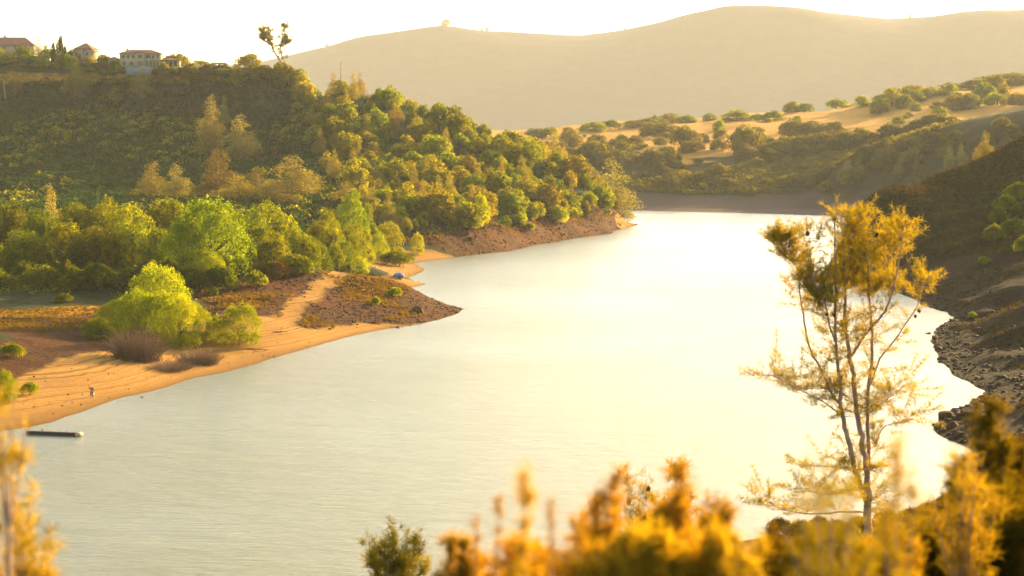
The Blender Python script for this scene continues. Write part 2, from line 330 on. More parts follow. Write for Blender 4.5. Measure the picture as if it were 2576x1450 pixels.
# ================================================================= MOUNTAIN
mc = []
MY = 7000.0
for ox, oy in [(-200, 215), (0, 205), (200, 200), (400, 195), (600, 178), (750, 155), (820, 125), (900, 101), (1000, 86), (1060, 71), (1120, 64), (1180, 71), (1250, 81), (1330, 86), (1420, 93), (1500, 93), (1580, 79), (1660, 61), (1740, 39), (1820, 23), (1900, 18), (1960, 18), (2040, 26), (2100, 41), (2160, 55), (2220, 66), (2300, 68), (2350, 60), (2420, 48), (2500, 38), (2576, 35), (2700, 30), (2900, 50)]:
    p = pt(ox, oy, MY); mc.append(p); mc.append((p[0]*.93, MY*.93, 36+(p[2]-36)*.5+14*math.sin(ox/170))); mc.append((p[0]*.85, MY*.85, 36+(p[2]-36)*.14)); mc.append((p[0]*1.15, MY*1.16, p[2]*.6))
for x in range(-3000, 4000, 580): mc.append((x, MY*.74, 28)); mc.append((x, MY*1.33, 40))
MTN = Land(None, mc, -3500, 3700, 5000, 9400, 50.0, c=140, namp=26, nscale=520, seed=77)
MM = np.zeros(MTN.X.shape+(4,)); MM[..., 3] = 1
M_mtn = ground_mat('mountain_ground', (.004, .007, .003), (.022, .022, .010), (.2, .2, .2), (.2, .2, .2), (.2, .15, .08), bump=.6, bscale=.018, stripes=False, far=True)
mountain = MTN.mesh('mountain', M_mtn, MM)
# ================================================================= LAKE BED AND WATER
def plane(name, x0, x1, y0, y1, z, mat, nx=2, ny=2):
    me = bpy.data.meshes.new(name)
    xs = np.linspace(x0, x1, nx); ys = np.linspace(y0, y1, ny); X_, Y_ = np.meshgrid(xs, ys); V = np.c_[X_.ravel(), Y_.ravel(), np.full(X_.size, z)]
    idx = np.arange(nx*ny).reshape(ny, nx); F = np.stack([idx[:-1, :-1], idx[:-1, 1:], idx[1:, 1:], idx[1:, :-1]], -1).reshape(-1, 4)
    fill_mesh(me, V, F); me.materials.append(mat); o = bpy.data.objects.new(name, me); COL.objects.link(o); o['kind'] = 'structure'; return o
plane('ground', -5200, 5200, -1500, 9900, -12, simple('lakebed', (.12, .1, .06), scale=.05))
def water_mat():
    m, nt = nodes('lake_water'); geo = N(nt, 'ShaderNodeNewGeometry'); pos = geo.outputs['Position']
    mp = N(nt, 'ShaderNodeMapping'); mp.inputs['Scale'].default_value = (.28, 1.0, 1); mp.inputs['Rotation'].default_value = (0, 0, rad(8)); nt.links.new(pos, mp.inputs[0])
    a = noise(nt, mp.outputs[0], 1.3, 6, .68); 
    mp2 = N(nt, 'ShaderNodeMapping'); mp2.inputs['Scale'].default_value = (.5, 1.0, 1); mp2.inputs['Rotation'].default_value = (0, 0, rad(-14)); nt.links.new(pos, mp2.inputs[0])
    b = noise(nt, mp2.outputs[0], .22, 4, .5); big = noise(nt, pos, .012, 3, .5)
    amp = N(nt, 'ShaderNodeMapRange', i_From_Min=.35, i_From_Max=.65, i_To_Min=.6, i_To_Max=1.25); nt.links.new(big, amp.inputs[0])
    h = math_(nt, 'ADD', math_(nt, 'MULTIPLY', math_(nt, 'MULTIPLY', a, .5), amp.outputs[0]), math_(nt, 'MULTIPLY', b, .55))
    bp = N(nt, 'ShaderNodeBump', i_Strength=1.0, i_Distance=1.0); nt.links.new(h, bp.inputs['Height'])
    p = N(nt, 'ShaderNodeBsdfPrincipled', i_Roughness=.2, i_IOR=1.333); p.inputs['Base Color'].default_value = (.15, .15, .09, 1); p.inputs['Specular IOR Level'].default_value = .5
    nt.links.new(bp.outputs[0], p.inputs['Normal']); outp(nt, p.outputs[0]); return m
M_water = water_mat()
plane('lake_water', -2600, 2600, 60, 2200, 0, M_water)
# ================================================================= CAMERA, LIGHT, AIR
cam = bpy.data.cameras.new('camera'); co = bpy.data.objects.new('camera', cam); COL.objects.link(co)
co.location = (0, 0, CAMZ); co.rotation_euler = (math.pi/2-PITCH, 0, 0); cam.sensor_width = 36; cam.lens = FPX*36/1024; cam.clip_start = .5; cam.clip_end = 20000
cam.dof.use_dof = True; cam.dof.focus_distance = 170; cam.dof.aperture_fstop = 1.0
SC.camera = co
SUN_AZ, SUN_EL = 37.0, 14.0
sd = Vector((math.sin(rad(SUN_AZ))*math.cos(rad(SUN_EL)), math.cos(rad(SUN_AZ))*math.cos(rad(SUN_EL)), math.sin(rad(SUN_EL))))
sl = bpy.data.lights.new('sun', 'SUN'); sl.energy = 5.0; sl.angle = rad(.6); sl.color = (1.0, .71, .35); so = bpy.data.objects.new('sun', sl); COL.objects.link(so)
so.rotation_euler = sd.to_track_quat('Z', 'Y').to_euler()
W = bpy.data.worlds.new('World'); SC.world = W; W.use_nodes = True; nt = W.node_tree; nt.nodes.clear()
sky = N(nt, 'ShaderNodeTexSky'); sky.sky_type = 'NISHITA'; sky.sun_disc = False; sky.sun_elevation = rad(SUN_EL); sky.sun_rotation = rad(SUN_AZ); sky.altitude = 200; sky.air_density = 1.0; sky.dust_density = 3.5; sky.ozone_density = .6
bg = N(nt, 'ShaderNodeBackground', i_Strength=.14); nt.links.new(sky.outputs[0], bg.inputs[0]); wo = N(nt, 'ShaderNodeOutputWorld'); nt.links.new(bg.outputs[0], wo.inputs[0])
hz = bpy.data.meshes.new('haze'); hv = [(x, y, z) for x in (-5300, 5300) for y in (-1600, 10000) for z in (-13, 640)]
hz.from_pydata(hv, [], [(0, 1, 3, 2), (4, 6, 7, 5), (0, 4, 5, 1), (2, 3, 7, 6), (0, 2, 6, 4), (1, 5, 7, 3)])
m, nt = nodes('haze_air'); pv = N(nt, 'ShaderNodeVolumePrincipled'); pv.inputs['Color'].default_value = (.94, .92, .84, 1); pv.inputs['Density'].default_value = .00004; pv.inputs['Anisotropy'].default_value = .0
mo = N(nt, 'ShaderNodeOutputMaterial'); nt.links.new(pv.outputs[0], mo.inputs['Volume']); hz.materials.append(m)
ho = bpy.data.objects.new('haze', hz); COL.objects.link(ho); ho['kind'] = 'stuff'
vs = SC.view_settings; vs.view_transform = 'Standard'; vs.look = 'None'; vs.gamma = 1; vs.exposure = 2.28
vs.use_white_balance = True; vs.white_balance_temperature = 6650; vs.white_balance_tint = 6
cy = SC.cycles; cy.max_bounces = 6; cy.diffuse_bounces = 2; cy.glossy_bounces = 2; cy.transmission_bounces = 3; cy.volume_bounces = 1; cy.transparent_max_bounces = 4; cy.use_denoising = True; cy.sample_clamp_indirect = 5; cy.sample_clamp_direct = 9; cy.use_adaptive_sampling = False
# ================================================================= FOLIAGE
def unit(v): return v/(np.linalg.norm(v, axis=1, keepdims=True)+1e-9)
def quads(pos, nrm, size, aspect=1.0, rng=RNG):
    n = len(pos); r = unit(rng.normal(size=(n, 3))); u = unit(np.cross(nrm, r)); v = np.cross(nrm, u)
    s = (size*rng.uniform(.6, 1.35, n))[:, None] if np.isscalar(size) else size[:, None]
    a, b = u*s*.5, v*s*.5*aspect
    V = np.stack([pos-a-b*.4, pos+a*.2-b, pos+a+b*.4, pos-a*.2+b], 1).reshape(-1, 3)
    return V, np.arange(n*4).reshape(-1, 4)
def clump_leaves(C, n, leaf, rng, up=.35, rough=.38, inner=.12, aspect=1.0):
    """C rows x y z r squash; leaves over the shells of the clumps, none deep inside another clump"""
    C = np.asarray(C, float); w = C[:, 3]**2; k = rng.choice(len(C), int(n*1.5), p=w/w.sum())
    d = unit(rng.normal(size=(len(k), 3))+np.array([0, 0, up])); rr = rng.uniform(.82, 1.1, len(k))
    ins = rng.random(len(k)) < inner; rr[ins] = rng.uniform(.2, .8, ins.sum())
    rr = rr*(1+.28*np.sin(d[:, 0]*5+k)*np.sin(d[:, 1]*6+2*k)*np.sin(d[:, 2]*5+k*3))
    off = d*(C[k, 3]*rr)[:, None]; off[:, 2] *= C[k, 4]
    pos = C[k, :3]+off; bad = np.zeros(len(k), bool)
    for q in range(len(C)):
        e = pos-C[q, :3]; e[:, 2] /= C[q, 4]; bad |= (np.linalg.norm(e, axis=1) < C[q, 3]*.62) & (k != q) & ~ins
    pos = pos[~bad][:n]; d = d[~bad][:n]
    nrm = unit(d+rough*rng.normal(size=d.shape))
    return quads(pos, nrm, leaf, aspect, rng)
def tube(pts, rads, sides=6):
    P = np.array(pts, float); V = []; F = []
    for i in range(len(P)):
        t = P[min(i+1, len(P)-1)]-P[max(i-1, 0)]; t = t/(np.linalg.norm(t)+1e-9)
        a = np.array([1, 0, 0]) if abs(t[0]) < .8 else np.array([0, 1, 0]); u = np.cross(t, a); u /= np.linalg.norm(u); v = np.cross(t, u)
        for s in range(sides):
            th = 2*math.pi*s/sides; V.append(P[i]+(u*math.cos(th)+v*math.sin(th))*rads[i])
    for i in range(len(P)-1):
        for s in range(sides):
            F.append((i*sides+s, i*sides+(s+1) % sides, (i+1)*sides+(s+1) % sides, (i+1)*sides+s))
    return np.array(V), np.array(F)
def join(parts):
    V = []; F = []; o = 0
    for v, f in parts: V.append(v); F.append(np.asarray(f)+o); o += len(v)
    return np.concatenate(V), np.concatenate(F)
def mk(name, VF, mat, smooth=False):
    me = bpy.data.meshes.new(name); fill_mesh(me, VF[0], VF[1]); me.materials.append(mat)
    if smooth: me.polygons.foreach_set('use_smooth', np.ones(len(me.polygons), bool))
    return me
def ob(name, me, parent=None):
    o = bpy.data.objects.new(name, me); COL.objects.link(o); o.parent = parent; return o
def bez(a, b, c, n=6):
    a, b, c = map(np.array, (a, b, c)); return [(1-t)**2*a+2*t*(1-t)*b+t*t*c for t in np.linspace(0, 1, n)]
# --- crown shapes in a unit tree: height 1, half width about 0.5 (scaled by width and height later)
def oak_crown(rng, n, leaf, H, R, low=.22, nc=13):
    C = []
    for i in range(nc):
        th = i*2.4+rng.uniform(-.4, .4); q = math.sqrt((i+.5)/nc); z = (low+.16)+(1-low-.36)*(1-q**2.6)*rng.uniform(.62, 1.08)
        r = R*rng.uniform(.2, .44)
        C.append((math.cos(th)*q*(R-r*.75), math.sin(th)*q*(R-r*.75), z*H, r, min(1.1, .2*H/r)*rng.uniform(.8, 1.05)))
    for i in range(nc//2):
        th = rng.uniform(0, 6.28); C.append((math.cos(th)*R*.55, math.sin(th)*R*.55, (low+.1)*H, R*rng.uniform(.28, .36), .8))
    return clump_leaves(C, n, leaf, rng)
def trunk_geo(rng, H, R, r0, limbs=5, top=.6, lean=.05):
    parts = [tube(bez((0, 0, -.6), (rng.normal()*lean*H, rng.normal()*lean*H, H*.3), (rng.normal()*lean*H, rng.normal()*lean*H, H*top), 7), np.linspace(r0, r0*.3, 7), 7)]
    for i in range(limbs):
        th = i*2.4+rng.uniform(-.5, .5); z0 = H*rng.uniform(.14, .38); e = R*rng.uniform(.45, .8)
        parts.append(tube(bez((0, 0, z0), (math.cos(th)*e*.5, math.sin(th)*e*.5, z0+H*.08), (math.cos(th)*e, math.sin(th)*e, z0+H*rng.uniform(.22, .42)), 6), np.linspace(r0*.5, r0*.1, 6), 5))
    return join(parts)
def pine_crown(rng, n, leaf, H, R, tiers=11, low=.16, bushy=1.0):
    C = []
    for t in range(tiers):
        f = t/(tiers-1); z = low+(1-low-.03)*f; rad_ = R*(1-f**1.5*.86)*(.62 if f < .1 else 1)*rng.uniform(.72, 1.05)
        m = max(1, int(round(5*(1-f)+1)))
        for i in range(m):
            th = rng.uniform(0, 6.28); rr = rad_*rng.uniform(.36, .5)*bushy
            C.append((math.cos(th)*(rad_-rr*.7), math.sin(th)*(rad_-rr*.7), (z+rng.uniform(-.03, .03))*H, rr, rng.uniform(.8, 1.3)))
    C.append((0, 0, H*.93, R*.24, 1.7)); C.append((R*.1, 0, H*.84, R*.34, 1.4))
    return clump_leaves(C, n, leaf, rng, up=.5, rough=.8, inner=.3, aspect=.6)
def pine_trunk(rng, H, R, r0):
    parts = [tube([(0, 0, -.6), (rng.normal()*.1, 0, H*.5), (0, 0, H*.86)], [r0, r0*.6, r0*.1], 7)]
    for i in range(9):
        th = i*2.4; z = H*(.2+.07*i); e = R*(.8-.07*i)
        parts.append(tube(bez((0, 0, z), (math.cos(th)*e*.5, math.sin(th)*e*.5, z), (math.cos(th)*e, math.sin(th)*e, z+H*.07), 4), np.linspace(r0*.28, r0*.06, 4), 4))
    return join(parts)
def bush_crown(rng, n, leaf, H, R, nc=11):
    C = []
    for i in range(nc):
        th = i*2.4; q = math.sqrt((i+.3)/nc); r = R*rng.uniform(.3, .46); z = H*(.3+.42*(1-q*q)*rng.uniform(.7, 1.1))
        C.append((math.cos(th)*q*(R-r*.6), math.sin(th)*q*(R-r*.6), z, r, min(1.2, .3*H/r)))
    return clump_leaves(C, n, leaf, rng, up=.5)
def column_crown(rng, n, leaf, H, R):
    C = [(rng.normal()*R*.08, rng.normal()*R*.08, H*(.05+.09*i), R*(1.0-abs(i/10-.35)**1.6*1.15)*.85, 1.5) for i in range(10)]
    return clump_leaves(C, n, leaf, rng, up=.3, rough=.5)
def willow_crown(rng, n, leaf, H, R, nc=15):
    C = []
    for i in range(nc):
        th = i*2.4+rng.uniform(-.3, .3); q = math.sqrt((i+.4)/nc); r = R*rng.uniform(.24, .38); z = H*(.26+.56*(1-q**3.6)*rng.uniform(.68, 1.05))
        C.append((math.cos(th)*q*(R-r*.5), math.sin(th)*q*(R-r*.5), z, r, min(1.5, .26*H/r)))
    for i in range(8):
        th = i*.8; C.append((math.cos(th)*R*.66, math.sin(th)*R*.66, H*.14, R*.3, .9))
    return clump_leaves(C, n, leaf, rng, up=.7, rough=.75)
def dead_twigs(rng, H, R, n=260):
    parts = []
    for i in range(n):
        th = rng.uniform(0, 6.28); q = math.sqrt(rng.random())*R; e = q*rng.uniform(1.0, 1.35); z = H*rng.uniform(.45, 1)*math.sqrt(max(.1, 1-(q/R)**2*.6))
        a = (math.cos(th)*q*.8+rng.normal()*.4, math.sin(th)*q*.8+rng.normal()*.4, -.1); c = (math.cos(th)*e+rng.normal()*.3, math.sin(th)*e+rng.normal()*.3, z)
        parts.append(tube(bez(a, (math.cos(th)*q*.85, math.sin(th)*q*.85, z*.6), c, 5), np.linspace(.035, .012, 5), 3))
    return join(parts)
# --- leaf colours
LM_oak = leafmat('oak_leaves', (.026, .044, .002), (.115, .13, .002), .52, (3.7, 3.1, .25))
LM_oliv = leafmat('olive_oak_leaves', (.042, .052, .003), (.14, .13, .004), .52, (3.5, 2.8, .3))
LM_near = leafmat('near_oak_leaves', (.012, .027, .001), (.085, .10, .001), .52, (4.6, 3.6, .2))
LM_lime = leafmat('willow_leaves', (.05, .085, .001), (.17, .19, .001), .55, (3.0, 2.4, .15))
LM_bright = leafmat('bright_oak_leaves', (.020, .045, .001), (.11, .14, .001), .52, (3.8, 2.9, .2))
LM_pine = leafmat('pine_needles', (.11, .105, .024), (.24, .205, .045), .5, (1.7, 1.5, .6))
LM_pineg = leafmat('dusty_pine_needles', (.085, .083, .015), (.19, .16, .026), .5, (1.9, 1.5, .4))
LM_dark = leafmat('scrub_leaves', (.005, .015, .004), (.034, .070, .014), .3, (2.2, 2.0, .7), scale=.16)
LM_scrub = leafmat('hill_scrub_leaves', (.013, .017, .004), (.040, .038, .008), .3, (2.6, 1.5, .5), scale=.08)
LM_cyp = leafmat('cypress_leaves', (.02, .035, .012), (.04, .06, .018), .2)
LM_gold = leafmat('golden_shrub_leaves', (.09, .055, .007), (.18, .11, .010), .4, (1.5, 1.2, .4))
BK = simple('bark', (.06, .04, .025), .9, .35, 2.5, .5)
BKp = simple('pine_bark', (.32, .19, .12), .9, .35, 3, .5)
BKd = simple('dead_wood', (.10, .06, .034), .9, .3, 2)
LM_far = leafmat('far_oak_leaves', (.03, .036, .009), (.10, .09, .014), .42, (2.6, 2.1, .4), scale=.05)
# --- prototypes: (crown mesh, trunk mesh, height, half width)
PRO = {}
def proto(kind, crown, trunk, H, R, k):
    PRO.setdefault(kind, []).append((crown, trunk, H, R))
for k in range(8):
    g = np.random.default_rng(100+k)
    proto('oak', mk('oak_crown', oak_crown(g, 3200, .52, 9, 5.2, .04), LM_oak), mk('oak_trunk', trunk_geo(g, 9, 5, .32), BK), 9, 5.2, k)
    g = np.random.default_rng(140+k)
    proto('olive', mk('olive_crown', oak_crown(g, 3200, .5, 9.5, 5, .04), LM_oliv), mk('olive_trunk', trunk_geo(g, 9.5, 5, .3), BK), 9.5, 5, k)
for k in range(4):
    g = np.random.default_rng(200+k)
    proto('nearoak', mk('near_oak_crown', oak_crown(g, 15000, .30, 13, 6.5, .02, 17), LM_near), mk('near_oak_trunk', trunk_geo(g, 13, 6.5, .42, 7), BK), 13, 6.5, k)
    g = np.random.default_rng(220+k)
    proto('pine', mk('pine_crown', pine_crown(g, 8500, .40, 22, 5.5, 12, .08, 1.3), LM_pine), mk('pine_trunk', pine_trunk(g, 22, 5.5, .35), BKp), 22, 5.5, k)
    g = np.random.default_rng(240+k)
    proto('dustpine', mk('dusty_pine_crown', pine_crown(g, 8000, .42, 20, 6, 9, .08, 1.35), LM_pineg), mk('dusty_pine_trunk', pine_trunk(g, 20, 6, .35), BKp), 20, 6, k)
for k in range(3):
    g = np.random.default_rng(300+k)
    proto('willow', mk('willow_crown', willow_crown(g, 20000, .19, 9, 5.5), LM_lime), mk('willow_trunk', trunk_geo(g, 9, 5.5, .2, 9, .5), BK), 9, 5.5, k)
    proto('bright', mk('bright_oak_crown', willow_crown(g, 18000, .24, 12, 6.5, 18), LM_bright), mk('bright_oak_trunk', trunk_geo(g, 12, 6.5, .3, 8), BK), 12, 6.5, k)
    proto('limebush', mk('lime_bush_crown', bush_crown(g, 3500, .17, 2.6, 1.8), LM_lime), mk('lime_bush_stem', trunk_geo(g, 2.6, 1.8, .06, 6), BK), 2.6, 1.8, k)
    proto('darkbush', mk('dark_bush_crown', bush_crown(g, 6000, .3, 5, 4.5), LM_near), mk('dark_bush_stem', trunk_geo(g, 5, 4.5, .12, 6), BK), 5, 4.5, k)
    proto('goldbush', mk('golden_bush_crown', bush_crown(g, 3000, .22, 2.6, 2.4), LM_gold), mk('golden_bush_stem', trunk_geo(g, 2.6, 2.4, .06, 6), BK), 2.6, 2.4, k)
    proto('oakbush', mk('oak_bush_crown', bush_crown(g, 1600, .5, 4.5, 4.5), LM_oak), mk('oak_bush_stem', trunk_geo(g, 4.5, 4.5, .12, 5), BK), 4.5, 4.5, k)
g = np.random.default_rng(400)
proto('cypress', mk('cypress_crown', column_crown(g, 2500, .4, 14, 1.5), LM_cyp), mk('cypress_trunk', tube([(0, 0, -.5), (0, 0, 12)], [.2, .05], 6), BK), 14, 1.5, 0)
proto('dead', mk('dead_thicket_twigs', dead_twigs(g, 4.5, 4.5, 700), BKd), None, 4.5, 4.5, 0)
KN = {'oak': 'oak_tree', 'olive': 'oak_tree', 'nearoak': 'oak_tree', 'pine': 'pine_tree', 'dustpine': 'pine_tree', 'willow': 'willow_tree', 'bright': 'oak_tree', 'limebush': 'bush', 'darkbush': 'bush', 'goldbush': 'bush', 'oakbush': 'bush', 'cypress': 'cypress_tree', 'dead': 'dead_thicket'}
CN = {'oak_tree': 'oak', 'pine_tree': 'pine', 'willow_tree': 'willow', 'bush': 'bush', 'cypress_tree': 'cypress', 'dead_thicket': 'thicket'}
def grow(kind, x, y, z, H, R, label, group, rng=random):
    crown, trunk, h0, r0 = PRO[kind][rng.randrange(len(PRO[kind]))]
    e = bpy.data.objects.new(KN[kind], None); COL.objects.link(e); e.location = (x, y, z); e.rotation_euler = (0, 0, rng.uniform(0, 6.28))
    q_ = rng.uniform(.86, 1.16); e.scale = (R/r0*q_, R/r0/q_, H/h0); tag(e, label, CN[KN[kind]], group)
    ob('crown' if kind != 'dead' else 'branches', crown, e)
    if trunk: ob('trunk' if 'bush' not in kind else 'stem', trunk, e)
    return e
def T(land, kind, ox, oyt, Y, w, label, group=None, hmin=1.0, hmax=40):
    """a plant at distance Y whose top reaches the given picture row, w picture units wide"""
    x, _, zt = pt(ox, oyt, Y); zg = float(land.h(x, Y)); H = min(hmax, max(hmin, zt-zg)); R = w*.5*Y/FPX*KO
    return grow(kind, x, Y, zg-.15, H, R, label, group)
def B(land, kind, ox, oyb, w, h, label, group=None, ymin=0):
    """a plant standing where the ground is seen at (ox, oyb), w by h picture units"""
    x, y, z = land.hit(ox, oyb, ymin); s = y/FPX*KO
    return grow(kind, x, y, z-.1, h*s, w*.5*s, label, group)
L = LEFT
g_w = 'oaks of the dense wood behind the left beach'
lab_w = 'dark green oak with golden sunlit top in the dense wood behind the left beach'
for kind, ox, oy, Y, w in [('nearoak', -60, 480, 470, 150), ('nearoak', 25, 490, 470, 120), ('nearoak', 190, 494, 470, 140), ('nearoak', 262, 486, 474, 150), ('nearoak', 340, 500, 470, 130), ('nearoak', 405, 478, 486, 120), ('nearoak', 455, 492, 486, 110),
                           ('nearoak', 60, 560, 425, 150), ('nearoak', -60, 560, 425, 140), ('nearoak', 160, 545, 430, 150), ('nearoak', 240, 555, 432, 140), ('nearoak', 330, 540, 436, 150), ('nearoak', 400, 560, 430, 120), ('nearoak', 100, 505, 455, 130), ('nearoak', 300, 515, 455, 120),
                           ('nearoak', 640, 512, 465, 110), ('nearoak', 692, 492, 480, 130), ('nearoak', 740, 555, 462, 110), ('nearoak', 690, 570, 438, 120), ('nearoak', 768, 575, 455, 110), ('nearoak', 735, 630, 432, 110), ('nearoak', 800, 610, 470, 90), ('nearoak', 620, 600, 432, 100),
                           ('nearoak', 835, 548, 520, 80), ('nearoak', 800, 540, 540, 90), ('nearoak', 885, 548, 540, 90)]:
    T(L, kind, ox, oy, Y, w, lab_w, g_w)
T(L, 'bright', 535, 502, 424, 190, 'largest bright green oak at the right end of the wood behind the left beach')
T(L, 'bright', 460, 560, 420, 130, lab_w, g_w)
T(L, 'bright', 520, 628, 412, 105, 'bright green oak drooping to the ground in front of the largest oak')
T(L, 'pine', 125, 466, 478, 80, 'brownish pine poking out of the wood behind the left beach')
g_e = 'olive oaks and alders at the back of the cove'
for ox, oy, Y, w, k in [(880, 492, 590, 90, 'bright'), (925, 505, 600, 70, 'nearoak'), (820, 532, 560, 60, 'bright'), (845, 600, 500, 60, 'nearoak'), (875, 575, 530, 70, 'bright'), (915, 560, 560, 60, 'nearoak'), (950, 590, 590, 60, 'bright'), (800, 590, 500, 60, 'nearoak')]:
    T(L, k, ox, oy, Y, w, 'yellow green tree in the stand behind the cove with the tent', g_e)
B(L, 'willow', 975, 645, 90, 78, 'largest round green tree on the cove beach behind the tent', ymin=480)
B(L, 'willow', 1050, 640, 38, 52, 'small narrow green tree nearest the water in the cove', ymin=480)
B(L, 'willow', 1022, 590, 34, 38, 'small round yellow green tree on the slope above the cove', ymin=480)
B(L, 'darkbush', 995, 668, 92, 38, 'low dark green bush on the sand below the largest cove tree', ymin=480)
B(L, 'bright', 862, 668, 56, 60, 'spreading olive tree with bare stems at the head of the cove', ymin=470)
B(L, 'willow', 905, 690, 52, 40, 'bright green bush on the knoll edge in front of the cove', ymin=430)
B(L, 'willow', 905, 662, 42, 34, 'dark green bush behind the bright bush at the head of the cove', ymin=440)
# willow thicket on the beach
for k, ox, oy, Y, w, l in [('willow', 400, 668, 366, 172, 'tallest lime green willow in the thicket on the beach'), ('willow', 345, 732, 352, 130, 'lime green willow at the left of the thicket on the beach'),
                           ('willow', 452, 752, 342, 132, 'lime green willow at the front right of the thicket on the beach'), ('willow', 300, 752, 356, 110, 'rounded green willow behind the dark bush in the thicket'), ('willow', 486, 770, 346, 90, 'small lime willow at the right edge of the thicket on the beach'), ('willow', 405, 745, 350, 130, 'lime green willow in the middle of the thicket on the beach'),
                           ('willow', 540, 792, 350, 50, 'narrow dark green willow just right of the thicket on the beach'), ('bright', 255, 800, 340, 120, 'dark green bush at the shaded left end of the willow thicket')]:
    T(L, k, ox, oy, Y, w, l)
B(L, 'willow', 600, 868, 128, 102, 'yellow green willow with bare stems standing apart at the edge of the beach')
B(L, 'dead', 345, 905, 150, 95, 'grey brown leafless thicket in front of the willows')
B(L, 'dead', 500, 915, 110, 45, 'low brown leafless brush at the foot of the front willow')
B(L, 'dead', 430, 930, 130, 26, 'wide dark leafless brush on the sand below the willows')
B(L, 'limebush', 30, 897, 62, 38, 'round yellow bush on the shaded ground at the left edge')
B(L, 'limebush', 75, 994, 48, 36, 'small green shrub on the sand left of the standing person')
B(L, 'willow', 8, 1008, 80, 72, 'leafy green bush cut by the left edge of the photo on the beach')
for ox, oy, w, h, l in [(993, 747, 34, 26, 'yellow bush on the knoll crest nearest the tent'), (946, 768, 27, 24, 'round yellow bush in the middle of the rocky knoll'), (1402, 563, 60, 44, 'largest yellow green bush on the far rocky bank'), (1333, 581, 34, 20, 'small yellow bush low on the far rocky bank'), (1315, 572, 14, 12, 'tiny yellow bush beside a small yellow bush on the far rocky bank'), (1532, 540, 16, 14, 'tiny yellow bush near the tip of the far headland'), (1130, 575, 14, 14, 'tiny yellow bush at the left end of the far rocky bank'), (160, 762, 50, 24, 'dark green bush at the edge of the shaded wood'), (540, 745, 26, 26, 'small green bush on the brown slope below the drooping oak')]:
    B(L, 'limebush' if 'dark' not in l else 'darkbush', ox, oy, w, h, l)
B(L, 'willow', 1212, 562, 44, 70, 'tall lime yellow tree at the edge of the far rocky bank')
# brush at the foot of the wood
for i in range(16):
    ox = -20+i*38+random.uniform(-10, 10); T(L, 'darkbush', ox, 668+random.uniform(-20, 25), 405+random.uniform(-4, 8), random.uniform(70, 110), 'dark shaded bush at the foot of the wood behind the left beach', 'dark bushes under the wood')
for i, (ox, oy, w, h) in enumerate([(640, 720, 60, 40), (700, 700, 60, 45), (760, 690, 60, 45), (800, 672, 60, 40), (610, 690, 60, 50), (690, 660, 70, 60), (740, 668, 60, 40), (815, 650, 50, 40), (655, 685, 60, 50)]):
    B(L, 'goldbush' if i % 2 else 'oakbush', ox, oy, w, h, 'orange brown shrub on the slope between the wood and the knoll path', 'shrubs above the knoll path')
# tall pines between the wood and the dark hillside
for k, ox, oy, Y, w, l in [('pine', 532, 243, 850, 78, 'tallest golden pine on the dark hillside'), ('pine', 606, 290, 840, 84, 'golden pine just right of the tallest pine on the dark hillside'), ('pine', 562, 242, 905, 30, 'small slim pine behind the tallest golden pine'),
                           ('dustpine', 548, 380, 715, 112, 'broad golden pine rising in front of the tallest pine'), ('dustpine', 650, 422, 712, 118, 'rounded brown pine between the broad golden pine and the ragged pine'), ('pine', 735, 392, 700, 118, 'ragged golden brown pine at the right of the pine group'),
                           ('pine', 440, 414, 720, 84, 'golden pine at the left of the pine group with a jagged top'), ('dustpine', 385, 410, 735, 84, 'dull grey green pine at the far left of the pine group'), ('dustpine', 600, 440, 690, 90, 'brown pine partly hidden behind the wood'), ('dustpine', 700, 470, 680, 80, 'low brown pine at the foot of the ragged pine'),
                           ('dustpine', 870, 458, 690, 70, 'grey brown tree at the foot of the wooded spur'),
                           ('pine', 1540, 398, 892, 100, 'large golden brown pine leaning out at the tip of the headland'), ('pine', 1490, 425, 880, 60, 'golden pine left of the leaning pine at the headland'), ('dustpine', 1390, 330, 900, 60, 'brown pine sticking out of the crest of the wooded spur')]:
    T(L, k, ox, oy, Y, w*1.4, l)
for k, ox, oyb, w, h, l in [('pine', 40, 238, 44, 46, 'small golden pine at the left edge of the dark hillside'), ('pine', 192, 250, 64, 82, 'golden pine with two tops below the left houses'), ('pine', 358, 252, 66, 74, 'golden pine on the slope below the villa'), ('dustpine', 291, 262, 48, 40, 'small round golden tree left of the pine below the villa'), ('dustpine', 517, 216, 48, 32, 'small pale tree at the right end of the hillside field')]:
    B(L, k, ox, oyb, w*1.15, h*1.1, l, ymin=800)
